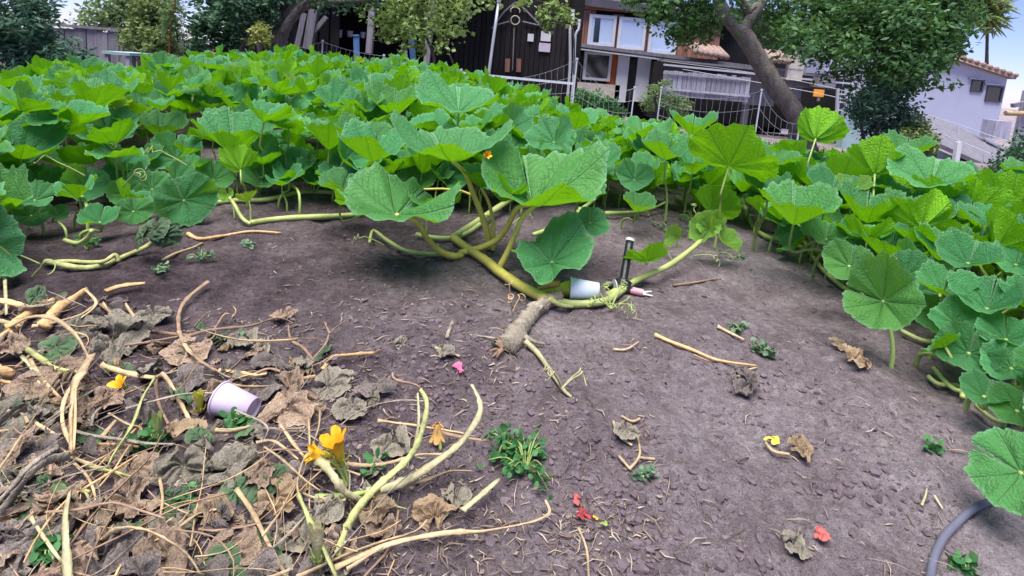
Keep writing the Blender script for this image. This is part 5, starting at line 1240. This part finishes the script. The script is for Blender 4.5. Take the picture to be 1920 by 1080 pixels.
# cables
def cable(label, pts, m='net', r=.008, group=None):
    P = [onY(x, y, Y) for x, y, Y in pts]; mb = MB(); mb.tube(P, r, 5, 5); o = mb.build('cable', M[m], None, True); tag(o, label, 'cable', 'cables across the yard')
    return o
cable('upper white cable sloping down from the house towards the right edge', [(1240, 114, 17), (1420, 138, 15), (1590, 172, 13), (1760, 222, 11.5), (1990, 300, 10)])
cable('lower white cable sloping down across the shed roof', [(1280, 130, 16), (1440, 158, 14), (1590, 188, 12), (1750, 245, 10.5), (1990, 345, 9.5)])
# ------------------------------------------------------------------ white electric netting
NET = []
def net_section(label, posts, Y, wires=(0, .22, .45, .75), step=.10, sag=.0, hpost=.0):
    """posts: picture points of the post tops; strands hang between them"""
    T = [onY(x, y, yy) for x, y, yy in posts]; b0 = T[0]
    t = thing('net_fence', label, 'net fence', (b0.x, b0.y, gz(b0.x, b0.y)), 'white netting fence along the patch')
    for p in T:
        MB().bar((p.x-.01, p.y, gz(p.x, p.y)-.1), (p.x, p.y, p.z), .018).build('post', M['white'], t); MB().tube([p, p+Vector((0, 0, .03))], .02, 6, 1).build('post_clip', M['white'], t)
    for p, q in zip(T, T[1:]):
        Lh = (q-p).length; n = max(4, int(Lh/step)); mbh = [[] for _ in wires]
        for i in range(n+1):
            u = i/n; s_ = sag*4*u*(1-u)
            top = p.lerp(q, u); top.z -= s_; gr = gz(top.x, top.y)+.03
            col_ = [Vector((top.x, top.y, top.z*(1-w)+gr*w)) for w in (0, .25, .5, .75, 1)]
            for k in range(5): 
                if k < len(mbh): mbh[k].append(col_[k])
            if 0 < i < n:
                pts = [c_+Vector((random.uniform(-.012, .012), 0, 0)) for c_ in col_]
                MB().tube(pts, .0018, 4, 1).build('strand', M['net'], t)
        for m_ in mbh: MB().tube(m_, .0024, 4, 1).build('line_wire', M['net'], t)
net_section('left stretch of white netting in front of the dark shed', [(520, 92, 10), (605, 78, 9.5), (720, 105, 9)], 9, sag=.04)
net_section('middle stretch of white netting rising to a post before the house', [(865, 132, 9.5), (1082, 112, 8.5), (1190, 165, 9)], 9, sag=.22)
net_section('right stretch of white netting below the plank fence and tree trunk', [(1240, 165, 9.5), (1428, 170, 8.5), (1500, 232, 8.2)], 9, sag=.16)
strip(thing('net_rail', 'straight white rail below the middle netting', 'rail', tuple(onY(865, 137, 9.3))), 'rail', 'white', [(865, 137), (1075, 157)], 9.3, .04)
# ------------------------------------------------------------------ trees and shrubs
def crown_points(clusters, n, seed, shell=.55):
    g = np.random.default_rng(seed); out = []; nor = []
    vol = np.array([c[1]*c[2]*c[3] for c in clusters])**.7; cnt = (vol/vol.sum()*n*1.6).astype(int)
    for c, k in zip(clusters, cnt):
        d = g.normal(size=(k, 3)); d /= np.linalg.norm(d, axis=1)[:, None]; r = g.uniform(0, 1, k)**shell
        w_ = 1+.35*fbm(d[:, 0]*3+c[0][0], d[:, 1]*3+d[:, 2]*2+seed, seed, 3)
        P_ = np.array(c[0])+d*(r*w_)[:, None]*np.array(c[1:4]); sc_ = 2.6/max(c[1], .15)
        keep = vnoise(P_[:, 0]*sc_+P_[:, 1]*sc_*.6, P_[:, 2]*sc_+P_[:, 1]*sc_*.4, seed+5) > g.uniform(.25, .55, k)
        out.append(P_[keep]); nor.append(d[keep])
    return np.vstack(out), np.vstack(nor)
def crown(parent, clusters, n, size, m, seed, aspect=.5, droop=.3, shell=.6, name='crown'):
    C, N = crown_points(clusters, n, seed, shell)
    v, f, r = leaf_cloud(C, 0, size, N, seed, aspect, droop, .4)
    # clumps of lighter and darker leaves
    r = np.clip(r*.7+.5*vnoise(v[:, 0]/size/5+3, v[:, 1]/size/5+v[:, 2]/size/6, seed)-.05, 0, 1)
    me = mesh(name, v-np.array(parent.location), f, True, {'rnd': r}); return obj(name, me, M[m], parent)
def cl(px, py, Y, rx, ry=None, rz=None):
    p = onY(px, py, Y); k = Y/F; return ((p.x, p.y, p.z), rx*k, (ry or rx)*k, (rz or rx)*k)
def many(lst, Y, jit=.6, seed=0):
    rn = random.Random(seed); return [cl(x, y, Y+rn.uniform(-jit, jit), r, r*1.1, (q[0] if q else r)) for x, y, r, *q in lst]
def limb(t, name, m, pts, Y, wpx, taper=(1, .6), jit=.2, sides=9):
    P = [onY(x, y, Y+(q[0] if q else 0)) for x, y, *q in pts]; r = wpx*Y/F/2
    return MB().tube(P, [r*(taper[0]+(taper[1]-taper[0])*i/(len(P)-1)) for i in range(len(P))], sides, 5, .05, jit, int(pts[0][0])).build(name, M[m], t, True)
def shrub(name, label, cat, base, Y, lst, n, size, m, seed, stems=(), aspect=.5, droop=.2, jit=.6, bark='bark', shell=.6, group='trees and shrubs behind the patch'):
    t = root(name, label, cat, base[0], base[1], Y, group)
    bx = t.location
    if not stems:
        for k in range(4):
            x, y, r, *_ = random.choice(lst); p = onY(x, y, Y); MB().tube([(bx.x+random.uniform(-.1, .1), Y, bx.z-.1), ((bx.x+p.x)/2, Y, (bx.z+p.z)/2), p], [.05, .035, .012], 6, 3, 0, .2).build('stem', M[bark], t, True)
    for s in stems: limb(t, s[0], s[1], s[2], Y, s[3], *(s[4:]))
    crown(t, many(lst, Y, jit, seed), n, size, m, seed, aspect, droop, shell)
    return t
# big tree
T = 9.5
t = root('big_tree', 'large dark leafy tree with a thick leaning trunk before the lean-to', 'tree', 1490, 225, T)
limb(t, 'trunk', 'bark_light', [(1515, 290), (1490, 215), (1455, 165), (1425, 118), (1400, 75), (1385, 55)], T, 31, (1.2, .95), .12, 14)
limb(t, 'branch', 'bark_light', [(1388, 60), (1365, 35), (1348, 0), (1335, -60), (1320, -130)], T, 28, (1, .6), .1, 12)
limb(t, 'branch', 'bark_light', [(1392, 60), (1405, 35), (1425, 8), (1445, -30), (1480, -110)], T, 23, (1, .5), .1, 12)
limb(t, 'branch', 'bark_light', [(1405, 25), (1390, 0), (1375, -15)], T, 18, (1, .7), .1, 10)
limb(t, 'branch', 'bark', [(1440, -30, .2), (1520, -40, .4), (1600, 0, .2), (1680, 60, 0), (1720, 120, 0)], T, 14, (1, .3))
limb(t, 'branch', 'bark', [(1340, -50, .2), (1280, -30, .2), (1220, 0, 0)], T, 14, (1, .3))
big = [(1240, 10, 50), (1300, 45, 45), (1195, -10, 40), (1265, 60, 26), (1330, 10, 60), (1450, 30, 60), (1500, 70, 50), (1550, 20, 80), (1560, 100, 55), (1610, 60, 80), (1650, 130, 60), (1690, 70, 80), (1705, 145, 44), (1735, 80, 56), (1775, 30, 60), (1785, 90, 34), (1755, 150, 18), (1790, 160, 10), (1700, 0, 90), (1600, -30, 100), (1480, -40, 90), (1380, -60, 90), (1280, -60, 80), (1780, -20, 60), (1655, 185, 40)]
crown(t, many(big, T, 1.1, 5), 24000, .105, 'fol_big', 5, .5, .45, .62)
crown(t, many([(1640, 40, 70), (1700, 60, 60), (1600, 90, 40), (1680, 120, 50), (1745, 110, 34), (1780, 50, 40)], T-1.0, .3, 6), 3600, .10, 'fol_big', 6, .5, .5, .5, 'outer_crown')
shrub('shrub', 'bluish green shrub below the big tree crown, right of the white ladder', 'shrub', (1640, 262), 9.0, [(1630, 190, 40), (1660, 165, 36), (1640, 230, 36), (1690, 215, 34), (1610, 215, 26), (1680, 250, 30)], 4200, .07, 'fol_blue', 21)
shrub('shrub', 'loose vine-like shrub left of the pale house and grey roof', 'shrub', (1745, 275), 8.5, [(1715, 240, 28), (1740, 265, 22), (1705, 265, 28), (1730, 282, 22)], 2600, .07, 'fol_olive', 22)
shrub('shrub', 'dark bush at the right edge in front of the teal wall', 'shrub', (1905, 320), 8.0, [(1905, 290, 28), (1880, 315, 26), (1925, 310, 40), (1945, 270, 40)], 2400, .07, 'fol_dark', 23)
shrub('palm', 'spiky palm against the sky behind the big tree', 'palm', (1850, 280), 26.0, [(1850, 20, 26, 30), (1835, 0, 24), (1862, 40, 16)], 700, .8, 'fol_olive', 24, (('trunk', 'bark', [(1849, 260), (1850, 120), (1852, 30)], 7),), .10, .3)
# left
shrub('shrub', 'dense bluish shrub filling the upper left corner', 'shrub', (60, 130), 7.0, [(20, 20, 60), (0, 80, 60), (60, 60, 46), (90, 100, 40), (30, 110, 50), (130, 105, 34), (70, 20, 30), (-40, 30, 70), (160, 110, 24), (50, -20, 50)], 8000, .085, 'fol_blue', 31, (), .38)
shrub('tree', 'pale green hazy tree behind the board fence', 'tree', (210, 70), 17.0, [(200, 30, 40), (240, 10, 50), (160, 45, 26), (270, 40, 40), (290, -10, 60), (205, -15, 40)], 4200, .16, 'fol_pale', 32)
shrub('shrub', 'olive bush behind the garden table', 'shrub', (270, 100), 8.5, [(265, 50, 34), (285, 15, 36), (255, 80, 30), (290, 80, 34), (300, 45, 30)], 3600, .07, 'fol_olive', 33)
shrub('conifer', 'tall feathery yellowish conifer in the row of bushes', 'conifer', (325, 100), 8.2, [(325, 20, 24, 40), (330, 60, 26), (318, 90, 26), (335, -20, 22, 30)], 3400, .06, 'fol_pale', 34, (('trunk', 'rust', [(317, 110), (318, 70), (325, 20), (332, -30)], 5),), .3)
shrub('shrub', 'dark broad-leaved bush left of the gnarled tree', 'shrub', (420, 95), 8.8, [(385, 60, 40), (430, 40, 44), (470, 70, 36), (400, 10, 44), (450, 0, 44), (365, 90, 26), (490, 20, 36), (430, 90, 30)], 5000, .10, 'fol_dark', 35)
shrub('shrub', 'small yellow-green shrub at the foot of the gnarled tree', 'shrub', (488, 95), 8.0, [(486, 62, 17), (478, 75, 16), (495, 75, 15), (488, 45, 9)], 900, .06, 'fol_yellow', 36)
t = root('gnarled_tree', 'gnarled grey tree with a leaning forked trunk left of the dark shed', 'tree', 525, 100, 9.2, 'trees and shrubs behind the patch')
limb(t, 'trunk', 'bark_light', [(524, 150), (522, 95), (528, 55), (548, 25), (570, -10), (580, -60)], 9.2, 30, (1.1, .7), .15, 10)
limb(t, 'branch', 'bark_light', [(530, 58), (552, 32), (572, 15), (615, 5), (680, 0), (730, -15)], 9.2, 12, (1.1, .5), .2)
limb(t, 'branch', 'bark_light', [(528, 60), (540, 40), (560, 15), (585, -5)], 9.0, 14, (1, .7), .2)
limb(t, 'branch', 'bark', [(535, 40), (530, 10), (535, -30)], 9.2, 14, (1, .6), .2)
crown(t, many([(560, -30, 50), (620, -25, 50), (500, -20, 46), (680, -25, 50)], 9.2, .5, 9), 2600, .09, 'fol_dark', 37)
shrub('tree', 'light round-leaved tree hanging over the dark shed', 'tree', (790, 110), 10.5, [(700, 10, 40), (740, 30, 44), (790, 20, 50), (760, 65, 40), (725, 60, 24), (810, 60, 36), (840, 30, 40), (875, 10, 30), (790, 90, 20), (830, 80, 26), (860, 60, 24), (700, -20, 50), (780, -30, 60), (860, -20, 50)], 3600, .085, 'fol_round', 38, (('trunk', 'bark', [(815, 130), (812, 100), (800, 70), (790, 30), (780, -20)], 7), ('branch', 'bark', [(812, 100), (840, 70), (868, 40), (880, 0)], 4), ('branch', 'bark', [(850, 120), (838, 95), (820, 85)], 4)), .85, .1)
shrub('climber', 'pale leaved climber at the gable of the black barn', 'climbing plant', (1040, 60), 12.8, [(1020, 30, 20), (1040, 15, 24), (1060, 30, 18), (1025, 50, 12), (980, 0, 20), (1075, 40, 8), (920, -2, 24)], 420, .12, 'fol_round', 39, (('stem', 'bark', [(1076, 140), (1075, 60), (1050, 20), (1000, -2)], 3),), .85, .1)
shrub('shrub', 'soft pale shrub with white flower heads in front of the white doors', 'shrub', (1245, 200), 12.0, [(1240, 175, 22), (1220, 190, 22), (1265, 190, 22), (1250, 155, 10), (1280, 200, 20), (1225, 165, 9)], 2200, .08, 'fol_pale', 40, (), .3)
shrub('shrub', 'low dark green bush behind the middle netting', 'shrub', (1110, 190), 10.5, [(1090, 182, 18), (1120, 188, 20), (1145, 195, 16), (1160, 210, 14)], 2200, .06, 'weed', 41)
# rough grass and bare bank beyond the patch
g_ = np.random.default_rng(4); n = 9000
a = g_.uniform(-.9, .95, n); d = g_.uniform(6.4, 15, n); C = np.stack([d*np.sin(a), d*np.cos(a), 0*a], -1); C[:, 2] = ground_np(C[:, 0], C[:, 1])
v, f, r = leaf_cloud(C, 0, .16, None, 55, .16, -.9, .2)
o = obj('rough_grass', mesh('rough_grass', v, f, True, {'rnd': r}), M['fol_olive']); tag(o, 'rough grass on the bank behind the pumpkin patch', 'grass', None, 'stuff')
